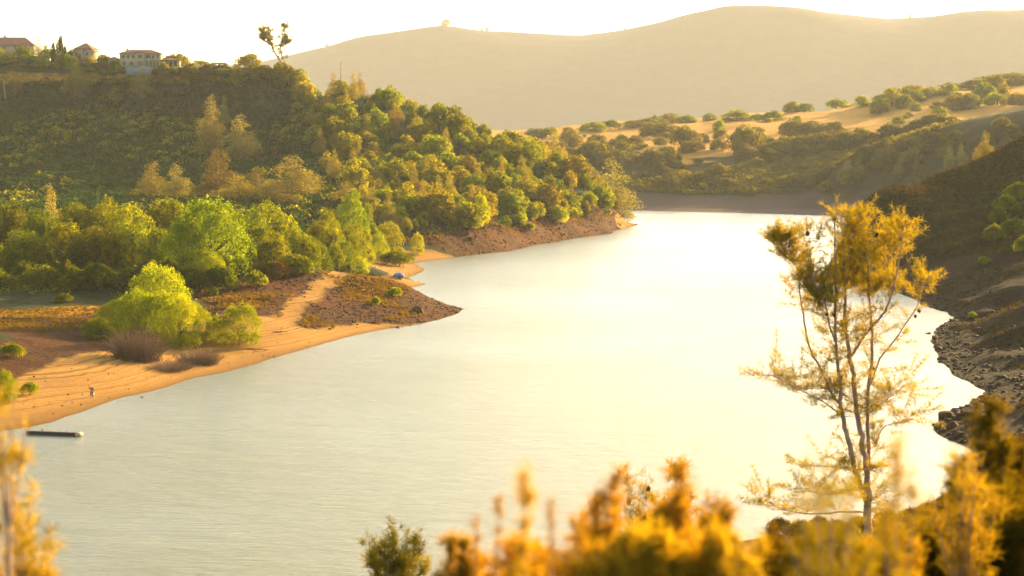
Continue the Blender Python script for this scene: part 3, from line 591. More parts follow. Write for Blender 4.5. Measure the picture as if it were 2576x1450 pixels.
# wooded spur
poly_s = [(735, 198), (900, 238), (1100, 296), (1300, 372), (1420, 435), (1540, 530), (1510, 540), (1380, 548), (1250, 570), (1090, 580), (1010, 590), (955, 585), (905, 540), (845, 480), (800, 400), (760, 310), (722, 240)]
pts = []; tries = 0
while len(pts) < 290 and tries < 60000:
    tries += 1; x = random.uniform(-140, 75); y = random.uniform(620, 945); z = float(LEFT.h(x, y))
    if z < 5: continue
    ox, oy = proj(x, y, z)
    if not inpoly([ox], [oy], poly_s)[0]: continue
    r = (5.0+2.6*(y-650)/290)*random.choice([.75, 1, 1.25])
    if any((x-p[0])**2+((y-p[1])*.8)**2 < r*r for p in pts): continue
    pts.append((x, y, z))
print('spur trees', len(pts), tries)
rs = random.Random(5)
for x, y, z in pts:
    edge = proj(x, y, z)[1]; u = rs.random(); kind = 'oak' if u < .48 else ('olive' if u < .8 else 'dustpine')
    R = rs.choice([2.6, 3.4, 4.4, 5.4, 7.2])*rs.uniform(.85, 1.15); H = R*rs.uniform(1.3, 1.9)+.6
    if kind == 'dustpine': R = rs.uniform(2.6, 4.2); H = rs.uniform(9, 13)
    if kind == 'dustpine': grow(kind, x, y, z-.2, H, R, 'brownish pine standing among the oaks of the sunlit spur', 'pines in the wood on the spur', rs)
    else: grow(kind, x, y, z-.2, H, R, 'rounded olive green oak in the sunlit wood covering the spur', 'oaks covering the spur', rs)
# hilltop
for k, ox, oy, Y, w, l in [('olive', 625, 128, 948, 84, 'bushy golden tree on the hilltop left of the bare tall tree'), ('olive', 712, 148, 940, 90, 'bushy brown tree on the hilltop right under the bare tall tree'), ('olive', 660, 155, 938, 80, 'olive oak on the hilltop under the bare tall tree'), ('olive', 600, 158, 940, 60, 'small golden tree at the left end of the hilltop grove'), ('olive', 765, 185, 930, 70, 'bright olive oak where the crest starts to fall'),
                           ('olive', 440, 128, 985, 100, 'rounded oak behind the right end of the villa'), ('olive', 505, 148, 972, 70, 'low oak right of the villa'), ('olive', 550, 154, 965, 60, 'low golden oak between the villa and the hilltop grove'), ('dustpine', 96, 90, 985, 36, 'tall pale pine between the two left houses'),
                           ('oak', 120, 112, 975, 56, 'dark round tree left of the cypresses'), ('cypress', 152, 84, 974, 20, 'tallest cypress between the left houses'), ('cypress', 134, 102, 972, 16, 'shorter cypress left of the tallest cypress'), ('cypress', 143, 100, 980, 8, 'thin cypress between the two broader cypresses'), ('cypress', 163, 112, 974, 14, 'short cypress right of the tallest cypress'),
                           ('oak', 20, 130, 968, 100, 'dark tree below the far left house'), ('oak', 70, 135, 966, 80, 'dark tree right of the far left house'), ('oak', -20, 140, 966, 80, 'dark tree at the left edge of the hilltop'), ('oak', 110, 150, 966, 70, 'dark tree below the cypresses'),
                           ('limebush', 155, 133, 964, 30, 'yellow green shrub in front of the cypresses'), ('limebush', 170, 132, 963, 26, 'yellow shrub right of the cypresses'), ('limebush', 188, 140, 963, 20, 'small yellow shrub below the middle house'), ('limebush', 283, 152, 958, 22, 'yellow shrub at the left end of the villa'), ('limebush', 296, 151, 958, 22, 'second yellow shrub at the left end of the villa'),
                           ('goldbush', 520, 160, 958, 34, 'golden shrub right of the villa garden'), ('limebush', 485, 155, 958, 34, 'light green shrub by the villa lawn'), ('oak', 276, 142, 968, 46, 'dark oak left of the villa'), ('olive', 225, 140, 968, 30, 'small golden tree beside the middle house'),
                           ('olive', 262, 132, 961, 52, 'rounded tree standing against the left end of the villa'), ('oak', 58, 112, 972, 60, 'broad tree in front of the right end of the far left house'), ('oak', -5, 114, 968, 60, 'broad tree in front of the left end of the far left house'), ('olive', 178, 118, 968, 34, 'pale tree hiding the left corner of the middle house'), ('olive', 412, 146, 953, 36, 'small tree in front of the right wing of the villa'), ('olive', 474, 146, 955, 54, 'tree at the edge of the villa lawn'), ('goldbush', 250, 158, 965, 60, 'reddish shrub between the middle house and the villa')]:
    T(L, k, ox, oy, Y, w, l, hmin=2.0)
for i in range(16):
    ox = 200+i*26+random.uniform(-6, 6)
    B(L, 'oakbush', ox, 186+random.uniform(-3, 4), 36, 16, 'dark shrub in the hedge row below the villa terrace', 'dark shrubs below the villa', ymin=900)
for i in range(14):
    ox = 190+i*30+random.uniform(-8, 8)
    B(L, 'oakbush', ox, 214+random.uniform(-3, 6), 44, 18, 'green shrub along the lower edge of the hillside field', 'shrubs below the hillside field', ymin=880)
# --- uncountable scrub
def scrub(name, land, reg, n, r, leaf, per, mat, seed, zoff=0):
    """reg(X, Y, Z) -> keep; n tries; clumps r metres"""
    g = np.random.default_rng(seed); x0, x1, y0, y1 = reg[0]; X = g.uniform(x0, x1, n); Y = g.uniform(y0, y1, n); Z = land.h(X, Y); k = reg[1](X, Y, Z); X, Y, Z = X[k], Y[k], Z[k]; m = len(X)
    R = r*g.uniform(.5, 1.5, m); d = unit(g.normal(size=(m*per, 3))+np.array([0, 0, .5])); d[:, 2] = np.abs(d[:, 2])*.9
    c = np.repeat(np.c_[X, Y, Z+zoff], per, 0); pos = c+d*np.repeat(R, per)[:, None]*g.uniform(.6, 1.1, (m*per, 1)); nrm = unit(d+.6*g.normal(size=d.shape))
    o = ob(name, mk(name, quads(pos, nrm, leaf, 1, g), mat)); o['kind'] = 'stuff'; return o
def inside_o(poly, x, y, z):
    a, b = proj(x, y, z); return inpoly(a, b, poly)
dk = [(-120, 216), (0, 216), (80, 212), (300, 208), (500, 216), (640, 190), (720, 205), (770, 300), (810, 400), (860, 490), (930, 560), (1000, 620), (-120, 620)]
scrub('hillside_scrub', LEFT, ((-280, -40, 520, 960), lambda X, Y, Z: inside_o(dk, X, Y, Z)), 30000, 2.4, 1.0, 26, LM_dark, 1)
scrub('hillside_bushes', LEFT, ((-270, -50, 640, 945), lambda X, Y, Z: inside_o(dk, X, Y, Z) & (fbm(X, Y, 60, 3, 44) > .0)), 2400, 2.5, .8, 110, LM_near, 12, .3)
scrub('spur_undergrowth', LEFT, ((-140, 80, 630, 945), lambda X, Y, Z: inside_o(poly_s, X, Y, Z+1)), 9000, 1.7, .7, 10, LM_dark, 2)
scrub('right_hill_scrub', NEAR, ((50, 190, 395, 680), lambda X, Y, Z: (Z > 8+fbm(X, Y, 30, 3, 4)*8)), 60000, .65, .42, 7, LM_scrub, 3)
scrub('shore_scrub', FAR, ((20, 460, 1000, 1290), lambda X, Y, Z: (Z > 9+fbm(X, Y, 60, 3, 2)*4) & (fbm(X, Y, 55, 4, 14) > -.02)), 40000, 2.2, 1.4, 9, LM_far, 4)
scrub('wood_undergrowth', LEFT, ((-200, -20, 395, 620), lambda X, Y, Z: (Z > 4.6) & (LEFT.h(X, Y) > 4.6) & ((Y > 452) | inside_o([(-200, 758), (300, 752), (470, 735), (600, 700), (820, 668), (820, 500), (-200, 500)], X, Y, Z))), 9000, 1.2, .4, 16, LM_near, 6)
# ================================================================= FAR HILLS
F_ = FAR
MASS = []
def mass(kind, x, y, z, H, R, rng):
    crown, trunk, h0, r0 = PRO[kind][rng.randrange(len(PRO[kind]))]; th = rng.uniform(0, 6.28)
    for me, s in ((crown, 0), (trunk, 1)):
        V = np.empty(len(me.vertices)*3, np.float32); me.vertices.foreach_get('co', V); V = V.reshape(-1, 3)*np.array([R/r0, R/r0, H/h0]); c, s_ = math.cos(th), math.sin(th)
        V = np.c_[V[:, 0]*c-V[:, 1]*s_+x, V[:, 0]*s_+V[:, 1]*c+y, V[:, 2]+z]; Fi = np.empty(len(me.polygons)*4, np.int32); me.polygons.foreach_get('vertices', Fi); MASS.append((V, Fi.reshape(-1, 4)))
gl = 'far hill oaks'
for ox, oy, w in [(1340, 320, 50), (1380, 318, 44), (1430, 315, 45), (1490, 304, 56), (1540, 299, 60), (1590, 295, 70), (1640, 288, 60), (1685, 281, 56), (1720, 284, 50), (1780, 277, 45), (1850, 277, 60), (1905, 280, 46), (1940, 276, 40), (1990, 256, 45), (2022, 254, 50), (2098, 234, 64), (2255, 214, 50), (2300, 205, 90), (2345, 212, 70), (2400, 202, 80), (2450, 196, 70), (2500, 188, 80), (2560, 182, 80)]:
    B(F_, random.choice(['oak', 'olive', 'oakbush']), ox+random.uniform(-8, 8), oy+27, w*random.uniform(.9, 1.6), 25*random.uniform(.75, 1.2), 'hazy oak in the row along the golden hill crest', 'oaks on the golden hill crest', ymin=1400)
B(F_, 'oak', 2168, 268, 46, 30, 'dark oak on the bright golden crest', ymin=1400)
zones = [([(1640, 436), (1900, 410), (2100, 390), (2350, 342), (2576, 318), (2576, 372), (2300, 425), (2100, 468), (1800, 476), (1600, 474)], 75, 40, 'belt low', 'low belt'),
         ([(1480, 400), (1560, 350), (1700, 330), (1740, 345), (1960, 350), (1960, 400), (1750, 412), (1640, 432), (1500, 420)], 42, 54, 'oak in the dense belt below the golden meadow', 'oaks in the belt below the meadow'),
         ([(1960, 345), (2130, 330), (2200, 355), (2300, 350), (2400, 330), (2400, 355), (2250, 400), (2100, 415), (1960, 400)], 40, 50, 'oak in the loose belt on the right hills', 'oaks of the loose belt'),
         ([(1380, 350), (1560, 340), (1600, 300), (2000, 300), (2300, 280), (2500, 300), (2300, 330), (1900, 335), (1500, 370)], 16, 32, 'lone dark oak scattered on the golden meadow', 'scattered meadow oaks'),
         ([(2180, 260), (2330, 240), (2576, 230), (2576, 275), (2400, 285), (2250, 310)], 22, 50, 'oak in the grove high on the right golden hill', 'oaks in the high right grove'),
         ([(1370, 380), (1500, 360), (1520, 430), (1500, 470), (1440, 440)], 16, 50, 'golden oak on the slope behind the headland', 'oaks behind the headland')]
rz = random.Random(9)
for poly, n, w, lab, gr in zones:
    xs = [p[0] for p in poly]; ys = [p[1] for p in poly]; got = []; t = 0
    while len(got) < n and t < 3000:
        t += 1; ox = rz.uniform(min(xs), max(xs)); oy = rz.uniform(min(ys), max(ys))
        if not inpoly([ox], [oy], poly)[0] or any(abs(ox-a)/1.3+abs(oy-b)*2 < w*.5 for a, b in got): continue
        got.append((ox, oy)); ww = w*rz.choice([.5, .7, .9, 1.15, 1.5])*rz.uniform(.9, 1.1)
        kd = rz.choice(['oak', 'olive', 'oak', 'oakbush']); hh = ww*rz.uniform(.5, .75)
        if 'belt' in lab or 'behind' in lab:
            x, y, z = FAR.hit(ox, oy, 1000 if 'low' in lab else 1230); s = y/FPX*KO; mass(kd, x, y, z-.1, hh*s, ww*.5*s, rz)
        else: B(F_, kd, ox, oy, ww, hh, lab, gr, ymin=1230)
o = ob('far_oak_belt', mk('far_oak_belt', join(MASS), LM_far)); o['kind'] = 'stuff'
for k, ox, oyb, w, h, l in [('pine', 2130, 470, 60, 60, 'broad golden pine on the far shore slope'), ('pine', 2160, 462, 40, 66, 'golden pine just right of the broad far shore pine'), ('pine', 2262, 450, 32, 56, 'slim golden pine on the far shore slope'), ('pine', 2305, 440, 26, 42, 'small golden pine right of the slim far shore pine'), ('pine', 2388, 425, 34, 56, 'left pine of the pair on the right shore ridge'), ('pine', 2418, 418, 30, 58, 'right pine of the pair on the right shore ridge'), ('dustpine', 2235, 405, 70, 50, 'broad pale tree on the ridge above the slim far pine'),
                            ('olive', 1768, 482, 34, 24, 'round olive bush at the left of the far bank'), ('dustpine', 1812, 478, 22, 26, 'small pointed bush at the far bank'), ('olive', 1848, 474, 40, 20, 'low olive bush right of the pointed bush on the far bank'), ('olive', 1925, 470, 46, 22, 'low olive bush in the middle of the far bank'), ('olive', 2080, 480, 50, 26, 'olive bush at the right of the far bank')]:
    B(F_, k, ox, oyb, w, h, l, ymin=1000)
T(NEAR, 'dustpine', 2478, 332, 640, 56, 'pine standing on the crest of the dark right hill')
T(NEAR, 'olive', 2225, 482, 600, 52, 'bushy olive tree low on the crest of the dark right hill')
B(NEAR, 'limebush', 2476, 668, 36, 22, 'small bright green shrub on the dark right slope', ymin=300)
B(NEAR, 'limebush', 2446, 800, 26, 16, 'tiny green shrub low on the dark right slope', ymin=300)
for i, (ox, oy, w) in enumerate([(2560, 470, 100), (2530, 500, 90), (2576, 520, 100), (2510, 530, 70), (2550, 560, 110), (2500, 575, 80), (2590, 600, 100)]):
    B(NEAR, 'darkbush', ox, oy+34, w*.75, 44, 'dark green oak in the clump on the shaded right hillside', 'oaks on the shaded right hillside', ymin=300)
for ox, w, h in [(1124, 28, 20), (1225, 14, 12), (1212, 10, 9), (826, 10, 10), (2280, 12, 12), (1570, 9, 8)]:
    x, y, z = MTN.hit(ox, proj(*pt(ox, 60, 3000))[1] if 0 else 60, 2900) if 0 else (0, 0, 0)
    a = (ox*KO-512)/FPX; Ys = np.arange(6300, 7700, 25.0); Zs = MTN.h(a*Ys/CP, Ys); el = (Zs-CAMZ)/Ys; j = int(np.argmax(el)); s = Ys[j]/FPX*KO
    grow('oak', a*Ys[j]/CP, Ys[j], Zs[j]-1, h*s, w*.5*s, {28: 'large hazy tree on the left summit of the distant mountain', 14: 'small hazy tree right of the left mountain summit', 10: 'tiny tree on the distant mountain ridge', 12: 'small tree in the right saddle of the mountain ridge', 9: 'tiny tree left of the highest mountain summit'}[w], 'trees on the tiny ridge line' if w == 10 else None)
# ================================================================= HOUSES
M_stucco = simple('stucco', (.26, .21, .12), .9, .12, .4); M_tile = simple('roof_tile', (.22, .105, .065), .9, .3, 1.5, .4); M_glass = simple('window_glass', (.035, .04, .045), .15, .1, 1, spec=.5)
M_white = simple('white_paint', (.3, .28, .22), .7, .06, 1); M_pool = simple('blue_grey_wall', (.12, .15, .15), .8, .15, .6)
def box(x0, x1, y0, y1, z0, z1):
    V = np.array([(x, y, z) for x in (x0, x1) for y in (y0, y1) for z in (z0, z1)], float)
    return V, np.array([(0, 1, 3, 2), (4, 6, 7, 5), (0, 4, 5, 1), (2, 3, 7, 6), (0, 2, 6, 4), (1, 5, 7, 3)])
def hip(x0, x1, y0, y1, z0, h, ov=.6, t=.18):
    x0 -= ov; x1 += ov; y0 -= ov; y1 += ov; d = (y1-y0)/2; cy = (y0+y1)/2; e = min(d, (x1-x0)/2-.05)
    V = np.array([(x0, y0, z0), (x1, y0, z0), (x1, y1, z0), (x0, y1, z0), (x0, y0, z0+t), (x1, y0, z0+t), (x1, y1, z0+t), (x0, y1, z0+t), (x0+e, cy, z0+h), (x1-e, cy, z0+h)])
    return V, np.array([(0, 3, 2, 1), (0, 1, 5, 4), (1, 2, 6, 5), (2, 3, 7, 6), (3, 0, 4, 7), (4, 5, 9, 8), (5, 6, 9, 9), (6, 7, 8, 9), (7, 4, 8, 8)])
def hipmesh(name, args, mat):
    V, F = hip(*args); me = bpy.data.meshes.new(name); me.from_pydata(V.tolist(), [], [tuple(dict.fromkeys(f)) for f in F.tolist()]); me.materials.append(mat); return me
def arch(xc, w, y, z0, z1, d=.25):
    n = 8; out = [(xc-w/2, z0), (xc+w/2, z0)]+[(xc+w/2*math.cos(math.pi*k/n), z1-w/2+w/2*math.sin(math.pi*k/n)) for k in range(n+1)]
    me = bpy.data.meshes.new('arch'); m_ = len(out); V = [(a, y, b) for a, b in out]+[(a, y+d, b) for a, b in out]
    me.from_pydata(V, [], [tuple(range(m_)), tuple(range(2*m_-1, m_-1, -1))]+[(k, (k+1) % m_, m_+(k+1) % m_, m_+k) for k in range(m_)]); me.materials.append(M_glass); return me
def window(par, xc, w, y, z0, z1):
    f = ob('window', mk('window', join([box(xc-w/2-.12, xc-w/2, y-.06, y+.1, z0-.12, z1+.12), box(xc+w/2, xc+w/2+.12, y-.06, y+.1, z0-.12, z1+.12), box(xc-w/2, xc+w/2, y-.06, y+.1, z1, z1+.12), box(xc-w/2, xc+w/2, y-.06, y+.1, z0-.12, z0), box(xc-.03, xc+.03, y-.05, y+.1, z0, z1)]), M_white), par)
    ob('pane', mk('pane', box(xc-w/2, xc+w/2, y-.02, y+.08, z0, z1), M_glass), f)
def house(name, ox, oyb, Y, rot, label):
    x, _, z = pt(ox, oyb, Y); e = bpy.data.objects.new(name, None); COL.objects.link(e); e.location = (x, Y, z); e.rotation_euler = (0, 0, rot); tag(e, label, 'house'); return e
v = house('villa', 353, 167, 958, rad(4), 'largest house, two storey villa with red tiled roofs and ground floor arches')
ob('wall', mk('villa_wall', join([box(-9.8, 9.6, 0, 9, -2, 6.1), box(-2.2, 2.0, -1.2, -.003, -2, 6.5)]), M_stucco), v)
ob('wing_wall', mk('villa_wing_wall', join([box(-15.5, -9.803, 2, 9, -2, 3.4), box(9.603, 18.2, 3, 9, -2, 3.0)]), M_stucco), v)
rf = ob('roof', hipmesh('villa_roof', (-9.8, 9.6, 0, 9, 6.105, 2.0), M_tile), v); ob('chimney', mk('villa_chimney', join([box(-7.2, -6.2, 5, 6, 6, 8.6), box(-7.35, -6.05, 4.85, 6.15, 8.605, 8.8)]), M_stucco), rf)
ob('gable_roof', hipmesh('villa_gable_roof', (-2.2, 2.0, -1.2, 3, 6.505, 1.5), M_tile), v)
ob('wing_roof', hipmesh('villa_wing_roof', (-15.5, -10.5, 2, 9, 3.405, 1.5), M_tile), v); ob('wing_roof', hipmesh('villa_wing_roof', (10.3, 18.2, 1, 9, 3.005, 1.2), M_tile), v)
for xc in (-8, -5.6, -3.4, 6.2, 8.3): window(v, xc, 1.1, -.005, 3.9, 5.3)
window(v, 0, 1.6, -1.205, 3.9, 5.5); window(v, 3.9, 2.2, -.005, 3.9, 5.3)
for xc in (-7.5, -4.2): window(v, xc, 1.2, -.005, .6, 2.3)
for xc in (3.2, 5.0, 6.8, 8.5): ob('arch', arch(xc, 1.35, -.06, 0, 2.5), v)
ob('doorway', arch(0, 2.9, -1.26, 0, 2.7), v)
ob('balcony', mk('villa_balcony', join([box(2.1, 9.6, -1.5, -.01, 2.7, 2.95), box(2.1, 9.6, -1.5, -1.35, 2.953, 3.7)]+[box(xx, xx+.3, -1.45, -1.15, -1.5, 2.697) for xx in (2.3, 4.0, 5.8, 7.5, 9.2)]), M_stucco), v)
for xx in (11, 13.2, 15.4, 17.6): ob('column', mk('villa_column', tube([(xx, 1, -1.5), (xx, 1, 3.0)], [.2, .2], 8), M_stucco), v)
for xx in (11.8, 14.2, 16.4): window(v, xx, 1.2, 2.995, .3, 2.2)
window(v, -12.5, 1.2, 1.995, .8, 2.4)
x, _, z = pt(348, 173, 948); t_ = ob('terrace_wall', mk('terrace_wall', join([box(-6, 6, 0, .4, -3, .9), box(-6.1, 6.1, -.1, .5, .903, 1.05)]), M_pool)); t_.location = (x, 948, z); tag(t_, 'long low blue grey terrace wall below the front of the villa', 'wall')
h = house('stucco_house', 208, 146, 975, rad(-12), 'middle pale stucco house with a red tiled roof right of the cypresses')
ob('wall', mk('house_wall', join([box(-4.5, 4.5, 0, 8, -2, 4.2), box(-1.8, .4, -1.5, -.003, -2, 4.4)]), M_stucco), h); ob('roof', hipmesh('house_roof', (-4.5, 4.5, 0, 8, 4.205, 3.2), M_tile), h); ob('porch_roof', hipmesh('house_porch_roof', (-1.8, .4, -1.5, 2, 4.405, 1.3), M_tile), h)
window(h, -3.1, 1.0, -.005, 1.2, 2.6); window(h, 2.4, 1.3, -.005, 1.2, 2.8); ob('door', mk('house_door', box(-1.2, -.2, -1.56, -1.45, -.2, 2.0), M_glass), h)
p_ = ob('porch', mk('house_porch', join([box(4.6, 8.4, 0, 4, 2.9, 3.2)]+[tube([(a, b, -1), (a, b, 2.9)], [.18, .18], 6) for a in (5, 8.1) for b in (.3, 3.6)]), M_white), h)
h = house('wide_house', 30, 126, 1000, rad(6), 'far left house with a wide low red roof behind dark trees')
ob('wall', mk('wide_house_wall', box(-10.5, 10.5, 0, 9, -2, 2.4), M_stucco), h); ob('roof', hipmesh('wide_house_roof', (-10.5, 10.5, 0, 9, 2.405, 4.2), M_tile), h)
for xc in (-5, -3.6, 1.6, 6.5): window(h, xc, 1.0, -.005, .6, 2.0)
c_ = ob('chimney', mk('wide_house_chimney', box(-4.4, -3.4, 4, 5, 4, 7.6), M_stucco), h)
for ox, oyt, oyb, Y, lean, l in [(857, 156, 190, 925, .12, 'thin bare reddish pole rising above the crest of the wooded spur'), (8, 199, 222, 940, 1.0, 'short pale leaning pole at the left edge of the dark hillside')]:
    x, _, zt = pt(ox, oyt, Y); zb = pt(ox, oyb, Y)[2]-5
    o = ob('pole', mk('pole', tube([(lean, 0, zb-zt), (0, 0, 0)], [.26, .17], 8), BKp)); o.location = (x, Y, zt); tag(o, l, 'pole')
# bare tall two stemmed pine on the hilltop, drawn from its forks
def needles(cen, dirs, n, ln, wd, rng, spread=.9):
    m = len(cen); d = unit(np.repeat(dirs, n, 0)+spread*rng.normal(size=(m*n, 3))); c = np.repeat(cen, n, 0)+rng.normal(size=(m*n, 3))*ln*.12
    L_ = (ln*rng.uniform(.6, 1.15, m*n))[:, None]; s = unit(np.cross(d, rng.normal(size=(m*n, 3))))*wd*.5; tip = c+d*L_+np.array([0, 0, -.12])*L_*rng.random((m*n, 1))
    V = np.stack([c-s, c+s, tip+s*.35, tip-s*.35], 1).reshape(-1, 3); return V, np.arange(m*n*4).reshape(-1, 4)
LM_fg = leafmat('foreground_needles', (.10, .092, .009), (.22, .175, .016), .58, (2.0, 1.5, .4), scale=1.2)
LM_fo = leafmat('orange_foreground_needles', (.20, .14, .014), (.40, .255, .026), .55, (1.5, 1.2, .25), scale=2.0)
LM_fd = leafmat('dark_foreground_leaves', (.03, .028, .004), (.10, .074, .007), .45, (2.3, 1.7, .35), scale=.8)
CONE = simple('cone_scales', (.075, .042, .024), .85, .4, 20, .6)
def cone_mesh():
    V = []; F = []; n = 9; m = 8
    for i in range(n):
        f = i/(n-1); r = .06*math.sin(math.pi*min(1, .12+f*.85))**.7; 
        for k in range(m): a = 2*math.pi*(k+.5*(i % 2))/m; rr = r*(1.15 if (i+k) % 2 else .85); V.append((rr*math.cos(a), rr*math.sin(a), -.14*f))
    for i in range(n-1):
        for k in range(m): F.append((i*m+k, i*m+(k+1) % m, (i+1)*m+(k+1) % m, (i+1)*m+k))
    return np.array(V), np.array(F)
CM = mk('pine_cone', cone_mesh(), CONE)
def skeleton_pine(name, Y, stems, land, label, dense, sparse, mat, rng, conespots=(), ntuft=24, nl=.24, nw=.016, depth=1.0, basez=None, barkmat=None, twig=.012, group=None):
    """stems: polylines of (px, py, radius, dy) in full photo pixels, built at distance Y+dy"""
    f4 = 1/1.59; parts = []; P3 = []
    for st in stems:
        q = [(*pt(px*f4, py*f4, Y+dy), r) for px, py, r, dy in st]; P = np.array(q)
        # smooth the polyline
        for _ in range(2):
            Q = [P[0]]
            for a, b in zip(P[:-1], P[1:]): Q += [a*.75+b*.25, a*.25+b*.75]
            P = np.array(Q+[P[-1]])
        P[1:-1, :3] += rng.normal(size=(len(P)-2, 3))*P[1:-1, 3:4]*.25
        P3.append(P); parts.append((P, P[:, 3]))
    base = P3[0][0, :3].copy(); zg = float(land.h(base[0], base[1])) if basez is None else basez; o3 = np.array([base[0], base[1], zg])
    e = bpy.data.objects.new(name, None); COL.objects.link(e); e.location = o3; tag(e, label, 'pine', group)
    root = np.array([base[0], base[1], zg-.4]); r0 = P3[0][0, 3]
    tp = [tube(np.vstack([root, (root+base)/2+np.array([.1, 0, 0]), base])-o3, [r0*1.35, r0*1.15, r0], 9)] if base[2] > zg else []
    tp += [tube(P[:, :3]-o3, P[:, 3], 8) for P in P3]
    allp = np.vstack([P for P in P3]); cen = []; dr = []; tw = []
    for n, ylo, yhi, spread, ln, bias in (dense, sparse):
        k = 0
        while k < n:
            P = P3[rng.integers(len(P3))]; i = rng.integers(1, len(P)); a = P[i-1, :3]; b = P[i, :3]; c = a+(b-a)*rng.random(); oy = proj(*c)[1]*1.59
            if not (ylo < oy < yhi): 
                if rng.random() < .02: k += 1
                continue
            d = rng.normal(size=3); d[2] = abs(d[2])*.6+bias; d[1] *= depth; d /= np.linalg.norm(d); l_ = ln*rng.uniform(.25, 1.0); mid = c+d*l_*.5+np.array([0, 0, -.06*l_]); tip = c+d*l_+np.array([0, 0, .12*l_])
            tw.append(tube([c-o3, mid-o3, tip-o3], [twig, twig*.7, twig*.35], 3))
            m = max(1, int(l_/.24)); 
            for q in range(m): 
                t = 1-q*.2/l_ if l_ > .3 else 1; pos = c*(1-t)+tip*t; cen.append(pos-o3); dr.append(d*.9+np.array([0, 0, .35]))
                if q > 5: break
            k += 1
    ob('trunk', mk(name+'_trunk', join(tp), barkmat or BKp, True), e)
    if tw: ob('twigs', mk(name+'_twigs', join(tw), barkmat or BKp), e)
    ob('crown', mk(name+'_needles', needles(np.array(cen), np.array(dr), ntuft, nl, nw, rng), mat), e)
    for px, py, dy, s in conespots:
        o = ob('pine_cone', CM, e); o.location = np.array(pt(px*f4, py*f4, Y+dy))-o3; o.scale = (s, s, s); o.rotation_euler = (rng.uniform(-.5, .5), rng.uniform(-.5, .5), 0)
    return e
r_ = np.random.default_rng(77)
main = [
 [(3480, 2230, .20, 0), (3477, 2166, .19, 0), (3471, 2016, .175, 0), (3474, 1940, .13, 0), (3466, 1861, .125, 0), (3444, 1766, .115, .1), (3427, 1644, .105, .2), (3416, 1544, .10, .2), (3412, 1474, .095, .2), (3399, 1428, .095, .2), (3381, 1319, .075, .1), (3381, 1164, .06, 0), (3374, 1034, .045, 0), (3368, 930, .03, 0), (3362, 860, .015, 0)],
 [(3471, 2016, .13, 0), (3421, 1888, .11, -.3), (3394, 1766, .105, -.5), (3371, 1666, .095, -.6), (3360, 1616, .085, -.7), (3366, 1555, .075, -.7), (3352, 1474, .072, -.8), (3342, 1371, .062, -.9), (3338, 1267, .055, -1), (3346, 1164, .05, -1), (3340, 1009, .04, -1), (3338, 900, .025, -1), (3340, 820, .012, -1)],
 [(3360, 1616, .062, -.7), (3327, 1578, .055, -.6), (3283, 1474, .05, -.3), (3236, 1397, .045, 0), (3215, 1267, .04, .3), (3200, 1190, .036, .4), (3195, 1112, .03, .5), (3179, 1019, .018, .6), (3160, 950, .01, .6)],
 [(3342, 1371, .04, -.9), (3314, 1293, .036, -1.3), (3309, 1241, .032, -1.5), (3285, 1180, .026, -1.7), (3250, 1120, .022, -1.9), (3245, 1040, .016, -2), (3235, 930, .01, -2)],
 [(3471, 1960, .10, 0), (3477, 1833, .09, .4), (3471, 1722, .082, .6), (3467, 1583, .078, .8), (3485, 1474, .07, .9), (3489, 1380, .064, 1), (3487, 1267, .058, 1), (3472, 1190, .05, 1), (3474, 1060, .04, 1), (3455, 957, .026, 1), (3450, 870, .012, 1)],
 [(3399, 1428, .07, .2), (3417, 1410, .066, .2), (3443, 1360, .06, -.1), (3495, 1298, .052, -.5), (3547, 1241, .046, -.8), (3572, 1164, .04, -1), (3593, 1060, .032, -1), (3612, 957, .022, -1), (3605, 900, .012, -1)],
 [(3467, 1583, .045, .8), (3505, 1474, .04, 1.4), (3521, 1428, .038, 1.6), (3572, 1371, .033, 2), (3624, 1293, .028, 2.2), (3671, 1226, .022, 2.4), (3690, 1150, .014, 2.4), (3700, 1110, .008, 2.4)],
 [(3309, 1241, .03, -1.5), (3270, 1200, .02, -1.2), (3225, 1130, .014, -1)],
 [(3340, 1280, .03, -1), (3381, 1322, .03, -.3), (3390, 1345, .03, .1)],
 [(3381, 1164, .03, 0), (3400, 1060, .02, .4), (3415, 960, .014, .6), (3425, 880, .008, .6)],
 [(3179, 1060, .018, .6), (3140, 1000, .012, .8), (3120, 960, .008, .8)],
 [(3472, 1190, .03, 1), (3530, 1110, .02, 1.4), (3560, 1010, .012, 1.6), (3575, 950, .008, 1.6)],
 [(3371, 1666, .035, -.6), (3300, 1610, .028, -1), (3200, 1560, .02, -1.2), (3110, 1510, .012, -1.4), (3075, 1500, .008, -1.4)],
 [(3393, 1590, .03, .1), (3340, 1560, .02, -.4), (3280, 1550, .014, -.8), (3180, 1560, .01, -1)],
 [(3480, 1650, .025, .6), (3540, 1600, .018, 1), (3600, 1560, .012, 1.2)],
 [(3500, 1790, .03, .5), (3530, 1700, .024, 1), (3610, 1690, .016, 1.3), (3660, 1650, .01, 1.5)],
 [(3475, 1880, .04, .2), (3400, 1875, .03, -.5), (3300, 1865, .022, -1), (3180, 1855, .014, -1.5)],
 [(3470, 2050, .05, 0), (3380, 2045, .04, -.8), (3230, 2060, .028, -1.4), (3120, 2035, .02, -1.8), (3080, 2010, .014, -2), (3030, 2000, .009, -2)],
 [(3480, 2000, .04, 0), (3440, 1950, .03, -1), (3300, 1985, .02, -1.6), (3200, 1950, .012, -2)],
]
